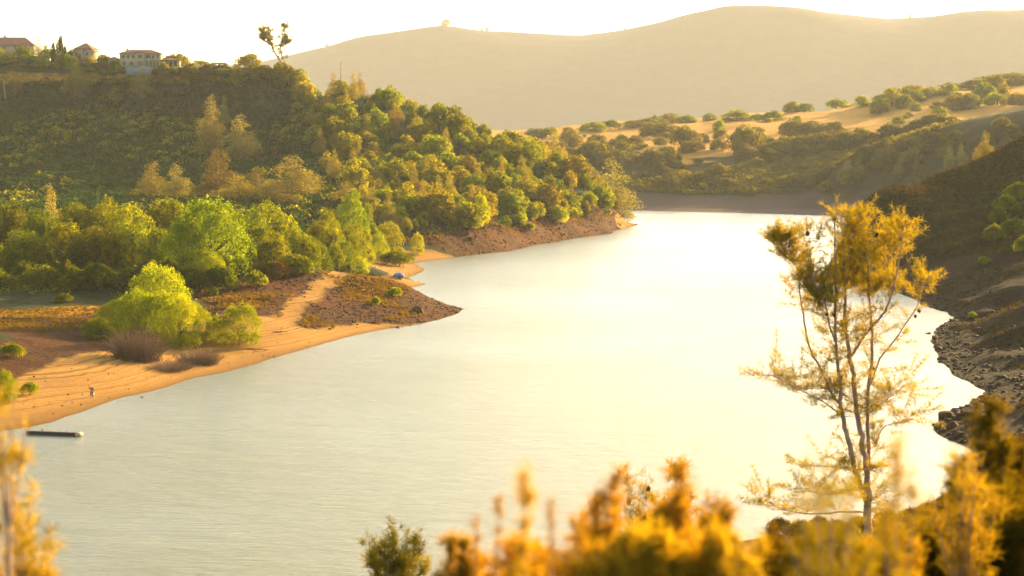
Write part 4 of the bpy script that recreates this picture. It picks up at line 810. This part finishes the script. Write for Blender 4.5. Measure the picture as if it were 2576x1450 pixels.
cones = [(3138, 990, .8, 1.3), (3310, 1250, -1.5, 1.3), (3333, 1255, -1, 1.2), (3376, 1215, 0, 1.2), (3371, 1045, 0, 1.6), (3366, 1070, 0, 1.6), (3508, 930, 1, 1.6), (3606, 950, -1, 1.5), (3673, 1235, 2.4, 1.4), (3659, 1258, 2.3, 1.2), (3493, 1470, .9, 1.4), (3230, 925, -2, 1.6), (3340, 865, -1, 1.7), (3367, 1500, -.7, 1.3)]
skeleton_pine('pine_tree', 86, main, NEAR, 'tall many stemmed pine standing over the water on the right, sharpest of the front trees', (1000, 850, 1225, 1.0, 1.1, .25), (520, 1225, 2200, 1.9, 1.9, -.15), LM_fg, r_, cones, ntuft=15, nl=.27, nw=.015, depth=1.0)
# the two stemmed bare pine on the hilltop
hp = [[(1125, 250, .55, 0), (1100, 215, .42, 0), (1085, 180, .34, 0), (1075, 150, .25, 0), (1085, 120, .15, 0)], [(1078, 165, .2, 0), (1058, 140, .14, 2), (1050, 125, .08, 2)], [(1130, 240, .4, 0), (1120, 190, .3, 1), (1128, 160, .2, 1), (1140, 130, .14, 1), (1142, 110, .08, 1)], [(1085, 185, .15, 0), (1060, 165, .1, -2), (1045, 150, .06, -2)], [(1120, 190, .12, 1), (1145, 175, .08, 3), (1155, 168, .05, 3)]]
hp = [[(a, b+0, c, d) for a, b, c, d in s] for s in hp]
skeleton_pine('pine_tree', 948, hp, LEFT, 'bare tall two stemmed pine standing alone against the sky on the hilltop', (210, 95, 175, 3.4, 3.4, .3), (60, 175, 240, 3.0, 3.0, .1), LM_pine, r_, ntuft=9, nl=1.1, nw=.09, twig=.05)
# ================================================================= FRONT SAPLINGS (close to the camera, out of focus)
def sapling(px, py, Y, wpx, hpx, mat, label, seed, stems=5, tufts=260, nl=.16, nw=.009, lean=0.0, ncone=0, cat='pine', group=None, fork=.5):
    """young pine whose top is at full photo pixel (px, py); it stands on the slope below"""
    if wpx > 200: stems = int(stems*1.7); tufts = int(tufts*1.35)
    g = np.random.default_rng(seed); f4 = 1/1.59; top = np.array(pt(px*f4, py*f4, Y)); zg = float(NEAR.h(top[0], Y)); m1 = Y/FPX/4.0
    R = wpx*m1*.5; Hh = hpx*m1; base = np.array([top[0]+lean*R, Y, zg-.2]); zf = max(zg+.1, top[2]-Hh*1.15)
    e = bpy.data.objects.new('young_pine', None); COL.objects.link(e); e.location = base; tag(e, label, cat, group); parts = []; cen = []; dr = []; tw = []; rt = max(.010, .012*(top[2]-zg)**.6)
    knot = np.array([top[0]+lean*R*.6, Y, zf]); parts.append(tube([base-base, (knot-base)*.5, knot-base], [rt*1.2, rt, rt*.8], 7)); tips = []
    for s in range(stems):
        a = (s-(stems-1)/2)/max(1, stems-1)*2 if stems > 1 else 0.0; ex = top[0]+a*R*.8+g.normal()*R*.06; ey = Y+g.normal()*R*.5; ez = top[2]-((abs(a)**1.3)*.38*g.uniform(.6, 1.3)+(g.uniform(0, .3) if stems > 4 and s % 4 else 0))*Hh; end = np.array([ex, ey, ez])
        mid = knot+(end-knot)*.5+np.array([a*R*.16, 0, Hh*.02]); P = np.array(bez(knot, mid, end, 8)); parts.append(tube(P-base, np.linspace(rt*.55, rt*.12, 8), 5)); tips.append(P)
    for k in range(tufts):
        P = tips[g.integers(stems)]; t = g.random()**.75*(len(P)-1); i = min(int(t), len(P)-2); c = P[i]+(P[i+1]-P[i])*(t-i); d = g.normal(size=3); d[2] = abs(d[2])*.5+.35; d /= np.linalg.norm(d)
        l_ = R*.5*g.uniform(.05, 1)**1.3*(1.05-.4*t/(len(P)-1)); tip = c+d*l_; 
        if l_ > nl*.5 and k % 2 == 0: tw.append(tube([c-base, tip-base], [rt*.1, rt*.05], 3))
        cen.append(tip-base); dr.append(d*.6+np.array([0, 0, .7]))
    ob('trunk', mk('sapling_trunk', join(parts+tw), BKp), e); ob('crown', mk('sapling_needles', needles(np.array(cen), np.array(dr), 16, nl, nw, g), mat), e)
    for k in range(ncone):
        P = tips[k % stems]; i = 3+(k*2) % 5; o = ob('pine_cone', CM, e); o.location = P[min(i, 7)]-base+np.array([g.normal()*.03, -.03, 0]); s = 1.2 if Y > 30 else .8; o.scale = (s, s, s)
    return e
S = sapling
# (px, py) = top in full photo pixels
S(1585, 2105, 62, 300, 300, LM_fg, 'small olive green pine top at the bottom, leftmost of the middle trees', 1, 7, 420, .26, .018, ncone=3)
S(1832, 2150, 22, 190, 400, LM_fo, 'orange blurred young pine right of the small olive green pine top', 2, 4, 330, .16, .011)
S(1900, 2060, 15, 60, 420, LM_fo, 'thin pale orange shoot behind the orange blurred young pine', 3, 1, 24, .08, .005, fork=0)
S(2100, 1880, 13, 120, 700, LM_fo, 'tallest thin blurred orange shoot in the middle of the bottom edge', 4, 1, 60, .10, .006)
S(2205, 2000, 14, 60, 420, LM_fo, 'thin blurred shoot just right of the tallest orange shoot', 5, 1, 24, .08, .005)
S(1990, 2010, 14.5, 70, 420, LM_fo, 'faint blurred shoot between the orange young pine and the tallest shoot', 6, 1, 20, .08, .005)
S(2075, 2110, 16, 300, 380, LM_fo, 'low open blurred pine brush at the foot of the tallest orange shoot', 7, 6, 150, .12, .008)
S(2310, 2080, 17, 300, 380, LM_fo, 'sparse blurred brush between the tallest shoot and the big orange pine', 8, 6, 130, .12, .008)
S(2180, 2190, 20, 360, 300, LM_fd, 'dark olive blurred bush at the very bottom below the tallest shoot', 9, 6, 260, .15, .011)
S(2560, 1850, 55, 440, 760, LM_fg, 'pine with strings of dark cones rising behind the orange foliage', 10, 7, 520, .26, .02, ncone=22)
S(2720, 1820, 58, 300, 760, LM_fg, 'dark green pine top right of the pine with strings of cones', 11, 5, 420, .26, .02, ncone=8)
S(2440, 1900, 19, 260, 700, LM_fo, 'blurred orange pine at the left of the big orange clump', 12, 5, 420, .15, .012)
S(2700, 1860, 18, 330, 800, LM_fo, 'tallest blurred orange pine in the middle of the big orange clump', 13, 5, 620, .15, .012)
S(2840, 1900, 20, 240, 700, LM_fo, 'blurred orange pine at the right of the big orange clump', 14, 4, 380, .15, .012)
S(2560, 2120, 17, 460, 420, LM_fo, 'low broad orange pine filling the foot of the orange clump', 15, 8, 820, .15, .013)
S(2860, 2130, 17, 380, 420, LM_fo, 'low orange brush right of the foot of the orange clump', 16, 7, 460, .15, .012)
S(2640, 2230, 24, 520, 300, LM_fd, 'dark olive bush at the bottom edge under the orange clump', 17, 8, 560, .18, .016)
S(3000, 1980, 16, 160, 560, LM_fo, 'thin pale blurred shoot right of the orange clump', 18, 2, 60, .12, .008)
S(3080, 2150, 26, 320, 420, LM_fd, 'olive brush left of the foot of the tall pine', 19, 7, 420, .2, .016)
S(3300, 2150, 24, 420, 420, LM_fd, 'orange brush right in front of the foot of the tall pine', 20, 7, 260, .18, .012)
S(3330, 1850, 15, 420, 700, LM_fg, 'see through blurred orange pine in front of the lower stems of the tall pine', 21, 8, 130, .13, .006)
S(3600, 1700, 13, 170, 900, LM_fg, 'pale blurred orange sapling just right of the stems of the tall pine', 22, 3, 80, .11, .006)
S(3560, 2050, 22, 300, 560, LM_fo, 'low blurred orange brush right of the foot of the tall pine', 23, 6, 260, .16, .011)
S(3860, 1760, 24, 330, 600, LM_fg, 'feathery pale blurred shrub over the small inlet at the right', 24, 8, 110, .2, .010)
S(3960, 1600, 27, 330, 1000, LM_fd, 'upright blurred golden green pine at the right edge above the inlet', 25, 5, 620, .22, .018)
S(4080, 1700, 30, 260, 900, LM_fd, 'dark blurred pine cut by the right edge', 26, 4, 480, .24, .02)
S(4000, 1950, 26, 460, 620, LM_fd, 'dark olive blurred pine bush below the golden green pine at the right edge', 27, 8, 900, .22, .02)
S(3760, 2090, 30, 460, 480, LM_fd, 'broad olive gold bush at the bottom right of the tall pine', 28, 8, 900, .24, .022)
S(3480, 2200, 34, 420, 340, LM_fd, 'olive bush at the bottom under the stems of the tall pine', 29, 7, 700, .24, .022)
S(20, 1500, 17, 180, 560, LM_fg, 'blurred green pine top at the left edge above the dock', 30, 4, 34, .15, .010)
S(60, 1780, 19, 300, 700, LM_fg, 'blurred pine branches at the left edge over the water', 31, 6, 40, .17, .009, ncone=2)
S(150, 1745, 23, 120, 800, LM_fg, 'single slender pine branch tip right of the left edge pine', 32, 2, 50, .17, .010)
S(90, 2020, 18, 330, 500, LM_fg, 'golden blurred pine brush in the bottom left corner', 33, 7, 60, .17, .009)
# brush on the slope at the right, further down the bank
g = np.random.default_rng(500)
for k in range(3):
    proto('bank', mk('bank_bush_crown', bush_crown(g, 5200, .16, 3, 2.4, 14), LM_fd), mk('bank_bush_stem', trunk_geo(g, 3, 2.4, .07, 6), BK), 3, 2.4, k)
KN['bank'] = 'bush'
def bankbush(px, py, Y, w, h, k, label, grp='bushes on the bank at the bottom right'):
    f4 = 1/1.59; x, _, zt = pt(px*f4, py*f4, Y); zg = float(NEAR.h(x, Y)); R = w*.5*Y/FPX/4; grow(k, x, Y, zg-.2, max(1.2, zt-zg), R, label, grp)
for i in range(34):
    Y = random.uniform(95, 178); x = random.uniform(24+max(0, (Y-140))*.5, 34+.30*Y); zg = float(NEAR.h(x, Y)); grow('bank', x, Y, zg-.2, random.uniform(1.6, 3.6), random.uniform(1.5, 2.6), 'olive gold bush crowding the bank at the bottom right', 'bushes on the bank at the bottom right')
for ox, oy, w, h in [(1960, 1335, 70, 50), (2010, 1350, 80, 55), (2060, 1330, 70, 45), (2110, 1340, 80, 50), (2170, 1330, 80, 50), (2230, 1315, 80, 50), (2290, 1312, 80, 50), (2340, 1300, 90, 55), (2390, 1285, 90, 60), (2440, 1265, 90, 60), (2490, 1240, 90, 60), (2540, 1215, 90, 70), (2310, 1360, 110, 70), (2400, 1350, 110, 80), (2500, 1310, 120, 90), (2120, 1390, 100, 70), (2020, 1400, 100, 70), (2220, 1380, 110, 70)]:
    B(NEAR, 'bank', ox, oy+12, w, h, 'olive gold bush crowding the bank at the bottom right', 'bushes on the bank at the bottom right', ymin=60)
# ================================================================= ROCKS
M_rock = simple('shore_rock', (.06, .024, .007), .9, .45, 1.2, .8); M_rockd = simple('grey_rock', (.028, .019, .009), .9, .4, .9, .8)
def rock_mesh(seed, flat=.7, mat=M_rock):
    g = random.Random(seed); bm = __import__('bmesh').new(); __import__('bmesh').ops.create_icosphere(bm, subdivisions=3, radius=1)
    pl = [(Vector((g.gauss(0, 1), g.gauss(0, 1), g.gauss(0, .8))).normalized(), g.uniform(.5, .85)) for _ in range(9)]
    for v_ in bm.verts:
        for n_, d_ in pl:
            k = v_.co.dot(n_)
            if k > d_: v_.co -= n_*(k-d_)*.9
        v_.co *= 1+.05*math.sin(v_.co.x*7+seed)*math.cos(v_.co.y*6); v_.co.z *= flat
    me = bpy.data.meshes.new('rock'); bm.to_mesh(me); bm.free(); me.materials.append(mat); return me
RK = [rock_mesh(k, .6+.08*(k % 4)) for k in range(6)]
def rock(land, ox, oy, w, label, group=None, k=None, sq=1.0, ymin=0, ymax=9e9):
    x, y, z = land.hit(ox, oy, ymin, ymax); s = w*.5*y/FPX*KO; o = bpy.data.objects.new('boulder', RK[k if k is not None else random.randrange(6)]); COL.objects.link(o); o.location = (x, y, max(z, -.1)+s*.15); o.scale = (s, s*1.1, s*.9*sq); o.rotation_euler = (random.uniform(-.2, .2), random.uniform(-.2, .2), random.uniform(0, 6)); tag(o, label, 'rock', group); return o
for ox, oy, w, l in [(2364, 1078, 30, 'flat rock jutting furthest into the water from the right shore point'), (2378, 1052, 42, 'big rounded boulder on the tip of the right shore point'), (2395, 1075, 40, 'boulder right of the flat jutting rock'), (2412, 1098, 38, 'dark boulder at the waterline below the right shore point'), (2432, 1045, 44, 'rounded boulder on top of the right shore point'), (2450, 1070, 46, 'broad boulder behind the rounded boulder on the right shore point'), (2478, 1005, 34, 'boulder at the right end of the notch above the shore point'), (2335, 842, 16, 'small rock standing in the water off the upper right shore'), (2368, 905, 26, 'boulder at the waterline of the upper right shore'), (2362, 880, 24, 'boulder between two others on the upper right shore'), (2366, 912, 14, 'small dark rock just below a boulder on the upper right shore'), (2352, 852, 22, 'boulder beside the small rock standing in the water')]:
    rock(NEAR, ox, oy, w, l, ymin=200, ymax=500)
for ox, oy, w, l in [(1052, 786, 40, 'dark boulder near the tip of the rocky knoll'), (1182, 605, 22, 'pale boulder on the far rocky bank above the beach'), (1000, 826, 14, 'small stone at the waterline below the rocky knoll'), (940, 814, 16, 'stone on the sand below the rocky knoll'), (358, 1029, 12, 'small stone at the waterline near the standing person'), (1290, 552, 30, 'dark boulder under the trees of the far rocky bank'), (1165, 590, 34, 'dark boulder at the left end of the far rocky bank')]:
    rock(LEFT, ox, oy, w, l)
def rubble(name, land, x0, x1, y0, y1, n, s0, s1, cond, seed, mat):
    g = np.random.default_rng(seed); X = g.uniform(x0, x1, n); Y = g.uniform(y0, y1, n); Z = land.h(X, Y); k = cond(X, Y, Z) & (Z > .02); X, Y, Z = X[k], Y[k], Z[k]; m = len(X)
    base = np.array([(1, 0, -.3), (-.5, .87, -.3), (-.5, -.87, -.3), (.5, .6, .45), (-.75, .1, .5), (.3, -.7, .4)]); tri = np.array([(0, 1, 3, 3), (1, 4, 3, 3), (1, 2, 4, 4), (2, 5, 4, 4), (2, 0, 5, 5), (0, 3, 5, 5), (3, 4, 5, 5)])[:, :3]
    s = s0+(s1-s0)*g.random(m)**3; th = g.uniform(0, 6.28, m); V = base[None]*(1+.35*g.normal(size=(m, 6, 3))); V *= s[:, None, None]
    c, q = np.cos(th)[:, None], np.sin(th)[:, None]; V = np.stack([V[..., 0]*c-V[..., 1]*q, V[..., 0]*q+V[..., 1]*c, V[..., 2]], -1)+np.stack([X, Y, Z], -1)[:, None]
    F = (tri[None]+np.arange(m)[:, None, None]*6).reshape(-1, 3); o = ob(name, mk(name, (V.reshape(-1, 3), F), mat)); o['kind'] = 'stuff'
def mval(land, M, ch):
    return lambda X, Y, Z: M[np.clip(((Y-land.y0)/land.step).astype(int), 0, land.ny-1), np.clip(((X-land.x0)/land.step).astype(int), 0, land.nx-1), ch] > .4
rubble('knoll_rubble', LEFT, -70, 0, 360, 460, 12000, .06, .42, mval(LEFT, LM, 1), 1, M_rock)
rubble('far_bank_rubble', LEFT, -40, 65, 640, 900, 13000, .12, .7, mval(LEFT, LM, 1), 2, M_rock)
rubble('right_shore_rubble', NEAR, 30, 130, 195, 480, 34000, .08, .6, lambda X, Y, Z: (Z < 9) & (Z < .5+fbm(X, Y, 9, 3, 3)*6+3), 3, M_rockd)
rubble('beach_pebbles', LEFT, -160, -20, 250, 420, 2600, .05, .22, mval(LEFT, LM, 0), 4, M_rock)
rubble('sand_bar_pebbles', LEFT, -60, -20, 490, 620, 500, .08, .35, mval(LEFT, LM, 0), 5, M_rock)
# dry grass tufts
def tuftgrass(name, land, x0, x1, y0, y1, n, cond, seed, mat, r=.25, leaf=.22, per=7):
    g = np.random.default_rng(seed); X = g.uniform(x0, x1, n); Y = g.uniform(y0, y1, n); Z = land.h(X, Y); k = cond(X, Y, Z) & (Z > .8); X, Y, Z = X[k], Y[k], Z[k]; m = len(X)
    c = np.repeat(np.c_[X, Y, Z], per, 0); o_ = g.normal(size=c.shape)*r*.6; o_[:, 2] = np.abs(o_[:, 2]); d = unit(g.normal(size=c.shape)*[1, 1, .3]); o = ob(name, mk(name, quads(c+o_, d, leaf, 1.4, g), mat)); o['kind'] = 'stuff'
tuftgrass('knoll_grass', LEFT, -70, 5, 360, 460, 16000, lambda X, Y, Z: mval(LEFT, LM, 1)(X, Y, Z) & (fbm(X, Y, 10, 3, 6) > .08) | mval(LEFT, LM, 2)(X, Y, Z), 6, LM_gold)
tuftgrass('bank_grass', LEFT, -60, 65, 640, 900, 9000, lambda X, Y, Z: (Z > 4) & (fbm(X, Y, 14, 3, 6) > .02) & (Z < 13), 7, LM_gold, .5, .45)
tuftgrass('field_grass', LEFT, -160, -70, 340, 400, 9000, mval(LEFT, LM, 2), 8, LM_gold, .2, .18)
tuftgrass('right_slope_grass', NEAR, 50, 150, 200, 600, 12000, lambda X, Y, Z: (fbm(X, Y, 18, 3, 16) > .1) & (Z < 25), 9, LM_scrub, .4, .3)
# ================================================================= DOCK, TENT, PERSON
M_wood = simple('dock_wood', (.03, .022, .018), .8, .3, 2); M_pale = simple('pale_board', (.35, .25, .14), .7, .1, 2)
xa, ya = shore(70, 1092); xb, yb = shore(196, 1097); dk_ = bpy.data.objects.new('dock', None); COL.objects.link(dk_); dk_.location = (xa, ya, 0); dk_.rotation_euler = (0, 0, math.atan2(yb-ya, xb-xa)); tag(dk_, 'low dark floating dock with a pale end board reaching out from the left shore', 'dock')
LN = math.hypot(xb-xa, yb-ya)
ob('deck', mk('dock_deck', join([box(i*.3, i*.3+.28, -.5, .5, .32, .38) for i in range(int(LN/.3))]), M_wood), dk_); ob('float', mk('dock_float', box(0, LN-.1, -.46, .46, -.2, .31), simple('dock_float', (.04, .03, .028), .7)), dk_)
ob('end_board', mk('dock_end_board', box(LN, LN+.45, -.75, .55, .05, .42), M_pale), dk_)
for i in (1, 3): 
    ob('post', mk('dock_post', tube([(LN*i/4, .53, -1.5), (LN*i/4, .53, .62)], [.06, .06], 8), M_pale if i == 3 else M_wood), dk_)
x, y, z = LEFT.hit(1003, 700, 490, 560)
te = bpy.data.objects.new('dome_tent', None); COL.objects.link(te); te.location = (x, y, z-.03); te.rotation_euler = (0, 0, rad(20)); te.scale = (1.15,)*3; tag(te, 'blue grey dome tent on the sand spit in the cove', 'tent')
def dome(r, hh, n=24, m=9):
    V = []; F = []
    for i in range(m+1):
        a = math.pi/2*i/m; 
        for k in range(n):
            t = 2*math.pi*k/n; sq = 1/(abs(math.cos(t))**4+abs(math.sin(t))**4)**.25; rr = r*math.cos(a)**.8*(1+(sq-1)*.9*(1-i/m)); V.append((rr*math.cos(t), rr*math.sin(t), hh*math.sin(a)))
    for i in range(m):
        for k in range(n): F.append((i*n+k, i*n+(k+1) % n, (i+1)*n+(k+1) % n, (i+1)*n+k))
    return np.array(V), np.array(F)
M_tent = simple('tent_cloth', (.09, .10, .16), .7, .12, 1.5); M_fly = simple('tent_rainfly', (.15, .17, .24), .6, .1, 1.5)
ob('canopy', mk('tent_canopy', dome(1.25, 1.25), M_tent, True), te); V_, F_2 = dome(1.29, 1.29); V_[:, 2] = np.maximum(V_[:, 2], .55); ob('rainfly', mk('tent_rainfly', (V_[24*3:], F_2[24*3:]-24*3), M_fly, True), te)
ob('door', mk('tent_door', (np.array([(-.35, -1.27, .1), (.35, -1.27, .1), (.22, -1.02, .85), (-.22, -1.02, .85), (-.35, -1.31, .1), (.35, -1.31, .1), (.22, -1.06, .85), (-.22, -1.06, .85)]), np.array([(0, 1, 2, 3), (4, 7, 6, 5), (0, 4, 5, 1), (1, 5, 6, 2), (2, 6, 7, 3), (3, 7, 4, 0)])), simple('tent_door_cloth', (.05, .05, .07), .8)), te)
for sgn in (1, -1): ob('pole', mk('tent_pole', tube([(1.27*math.cos(t)*.78*(1), sgn*1.27*math.cos(t)*.78, 1.31*math.sin(t)+.01) for t in np.linspace(0, math.pi, 15)], [.03]*15, 5), simple('tent_pole', (.5, .4, .35), .5)), te)
Mc = simple('yellow_cloth', (.4, .28, .08), .8)
x2, y2, z2 = LEFT.hit(1014, 698, 490, 560); ch = bpy.data.objects.new('camp_chair', None); COL.objects.link(ch); ch.location = (x2, y2, z2); ch.rotation_euler = (0, 0, .6); tag(ch, 'pale yellow folding chair just right of the tent', 'chair')
ob('seat', mk('chair_seat', box(-.25, .25, -.22, .25, .38, .42), Mc), ch); ob('backrest', mk('chair_back', box(-.25, .25, .253, .3, .42, .95), Mc), ch)
for a in (-.24, .24):
    for b in (-.2, .26): ob('leg', mk('chair_leg', tube([(a, b, 0), (a, b, .38)], [.018, .018], 5), BKd), ch)
x3, y3, z3 = LEFT.hit(1020, 702, 490, 560); bg_ = bpy.data.objects.new('duffel_bag', None); COL.objects.link(bg_); bg_.location = (x3, y3, z3); tag(bg_, 'small pale yellow bag on the sand right of the folding chair', 'bag')
ob('body', mk('bag_body', tube([(-.42, 0, .2), (-.38, 0, .2), (0, 0, .21), (.38, 0, .2), (.42, 0, .2)], [.05, .19, .21, .19, .05], 10), Mc, True), bg_); ob('handle', mk('bag_handle', tube(bez((-.15, 0, .38), (0, 0, .6), (.15, 0, .38), 6), [.015]*6, 5), BKd), bg_)
def skin(name, verts, edges, mat, par=None, sub=2, root=0):
    me = bpy.data.meshes.new(name); me.from_pydata([v[:3] for v in verts], edges, []); me.materials.append(mat); o = ob(name, me, par)
    o.modifiers.new('skin', 'SKIN'); me.skin_vertices[0].data[root].use_root = True
    for k, v in enumerate(verts): r = v[3]; r = r if isinstance(r, tuple) else (r, r); me.skin_vertices[0].data[k].radius = r
    s = o.modifiers.new('sub', 'SUBSURF'); s.levels = sub; s.render_levels = sub; me.update(); return o
x, y, z = LEFT.hit(231, 1001, 200, 400); print('person', x, y, z)
pe = bpy.data.objects.new('person', None); COL.objects.link(pe); pe.location = (x, y, z); pe.rotation_euler = (0, 0, rad(15)); tag(pe, 'person in brownish top and dark trousers standing on the beach, holding up a rod', 'person')
Ms = simple('skin', (.45, .26, .17), .6); Mj = simple('jacket_cloth', (.22, .10, .075), .8); Mt = simple('trouser_cloth', (.07, .05, .035), .85); Mw = simple('white_bag_plastic', (.8, .78, .7), .5); Mh = simple('cap_cloth', (.55, .42, .36), .8)
bv = [(0, 0, .98, (.15, .11)), (0, 0, 1.15, (.135, .10)), (0, 0, 1.36, (.17, .11)), (0, .01, 1.47, (.08, .07)), (0, 0, 1.53, (.055, .055)), (0, -.01, 1.63, (.075, .09)), (0, -.01, 1.72, (.06, .075)),
      (-.1, 0, .9, .09), (-.12, -.02, .5, .062), (-.13, .02, .10, .042), (-.13, -.10, .04, .035), (.1, 0, .9, .09), (.13, .03, .5, .062), (.14, .06, .10, .042), (.14, -.05, .04, .035),
      (-.19, 0, 1.40, .06), (-.34, -.06, 1.30, .045), (-.36, -.20, 1.54, .035), (-.365, -.22, 1.60, .03), (.19, 0, 1.40, .06), (.25, .02, 1.12, .045), (.27, -.06, .88, .035), (.272, -.07, .80, .032)]
be = [(0, 1), (1, 2), (2, 3), (3, 4), (4, 5), (5, 6), (0, 7), (7, 8), (8, 9), (9, 10), (0, 11), (11, 12), (12, 13), (13, 14), (2, 15), (15, 16), (16, 17), (17, 18), (2, 19), (19, 20), (20, 21), (21, 22)]
for hx, hy, hz_, base_, dn in ((-.365, -.22, 1.60, 18, 1), (.272, -.07, .80, 22, -1)):
    for q in range(5):
        i0 = len(bv); off = (q-2)*.016; ln = (.055, .075, .08, .075, .06)[q] if q else .05
        if q == 0: bv += [(hx-.03, hy-.01, hz_+dn*.01, .010), (hx-.045, hy-.03, hz_+dn*.04, .008)]
        else: bv += [(hx+off, hy-.01, hz_+dn*.05, .010), (hx+off, hy-.03, hz_+dn*(.05+ln*.6), .008)]
        be += [(base_, i0), (i0, i0+1)]
body = skin('body', bv, be, Ms, pe)
skin('jacket', [(0, 0, .95, (.175, .135)), (0, 0, 1.15, (.16, .125)), (0, 0, 1.36, (.20, .135)), (0, .01, 1.46, (.10, .085)), (-.19, 0, 1.40, .08), (-.34, -.06, 1.30, .062), (-.357, -.18, 1.50, .05), (.19, 0, 1.40, .08), (.25, .02, 1.12, .062), (.268, -.05, .92, .05)], [(0, 1), (1, 2), (2, 3), (2, 4), (4, 5), (5, 6), (2, 7), (7, 8), (8, 9)], Mj, pe)
skin('trousers', [(0, 0, 1.0, (.165, .125)), (-.1, 0, .88, .11), (-.12, -.02, .5, .085), (-.13, .02, .12, .07), (.1, 0, .88, .11), (.13, .03, .5, .085), (.14, .06, .12, .07)], [(0, 1), (1, 2), (2, 3), (0, 4), (4, 5), (5, 6)], Mt, pe)
skin('cap', [(0, .0, 1.70, (.10, .115)), (0, .0, 1.76, (.085, .10)), (0, -.13, 1.70, (.06, .03))], [(0, 1), (0, 2)], Mh, pe)
skin('hair', [(0, .045, 1.66, (.075, .06)), (0, .05, 1.58, (.06, .04))], [(0, 1)], simple('hair', (.05, .03, .02), .7), pe)
for sgn, yy in ((-1, -.04), (1, .0)): ob('shoe', mk('person_shoe', box(sgn*.135-.05, sgn*.135+.05, yy-.15, yy+.11, -.01, .085), BK), pe)
cr, sr = math.cos(rad(15)), math.sin(rad(15))
def pw(a, b, c): return (x+a*cr-b*sr, y+a*sr+b*cr, z+c)
fr = bpy.data.objects.new('fishing_rod', None); COL.objects.link(fr); fr.location = pw(-.38, -.26, 1.64); tag(fr, 'thin fishing rod held up by the person on the beach', 'fishing rod')
ob('rod', mk('rod_blank', tube([(.10, .05, -.35), (-.05, -.03, .2), (-.35, -.1, 1.1)], [.016, .011, .004], 6), BKd), fr); ob('handle', mk('rod_grip', tube([(.12, .06, -.42), (.02, .0, -.05)], [.022, .022], 7), Mt), fr); ob('reel', mk('rod_reel', tube([(.10, -.02, -.24), (.10, -.09, -.24)], [.04, .03], 8), Mt), fr)
sb = bpy.data.objects.new('shopping_bag', None); COL.objects.link(sb); sb.location = pw(.272, -.08, .74); tag(sb, 'small white bag hanging from the hand of the person on the beach', 'bag')
ob('body', mk('bag_pouch', tube([(0, 0, -.34), (0, 0, -.33), (0, 0, -.2), (0, 0, -.04), (0, 0, 0)], [.03, .11, .12, .05, .02], 10), Mw, True), sb); ob('handle', mk('bag_loop', tube(bez((-.03, 0, -.02), (0, 0, .09), (.03, 0, -.02), 6), [.008]*6, 5), Mw), sb)
# driftwood and a fallen branch on the shore
for ox, oy, l_, a, l in [(700, 838, 3.5, .3, 'thin fallen branch on the sand at the foot of the knoll path'), (640, 882, 5.0, -.25, 'long thin driftwood branch below the right hand willow'), (70, 765, 3.0, .1, 'pale driftwood log at the edge of the shaded wood on the left'), (345, 1023, 2.0, .4, 'short stick at the waterline near the standing person')]:
    x4, y4, z4 = LEFT.hit(ox, oy); o = bpy.data.objects.new('driftwood', None); COL.objects.link(o); o.location = (x4, y4, z4); o.rotation_euler = (0, 0, a); tag(o, l, 'driftwood')
    ob('log', mk('driftwood_log', tube(bez((-l_/2, 0, .08), (0, .3, .2), (l_/2, 0, .1), 7), np.linspace(.12, .04, 7), 6), BKd), o); ob('branch', mk('driftwood_branch', tube([(0, .15, .12), (.3*l_, .5, .35)], [.05, .015], 5), BKd), o)
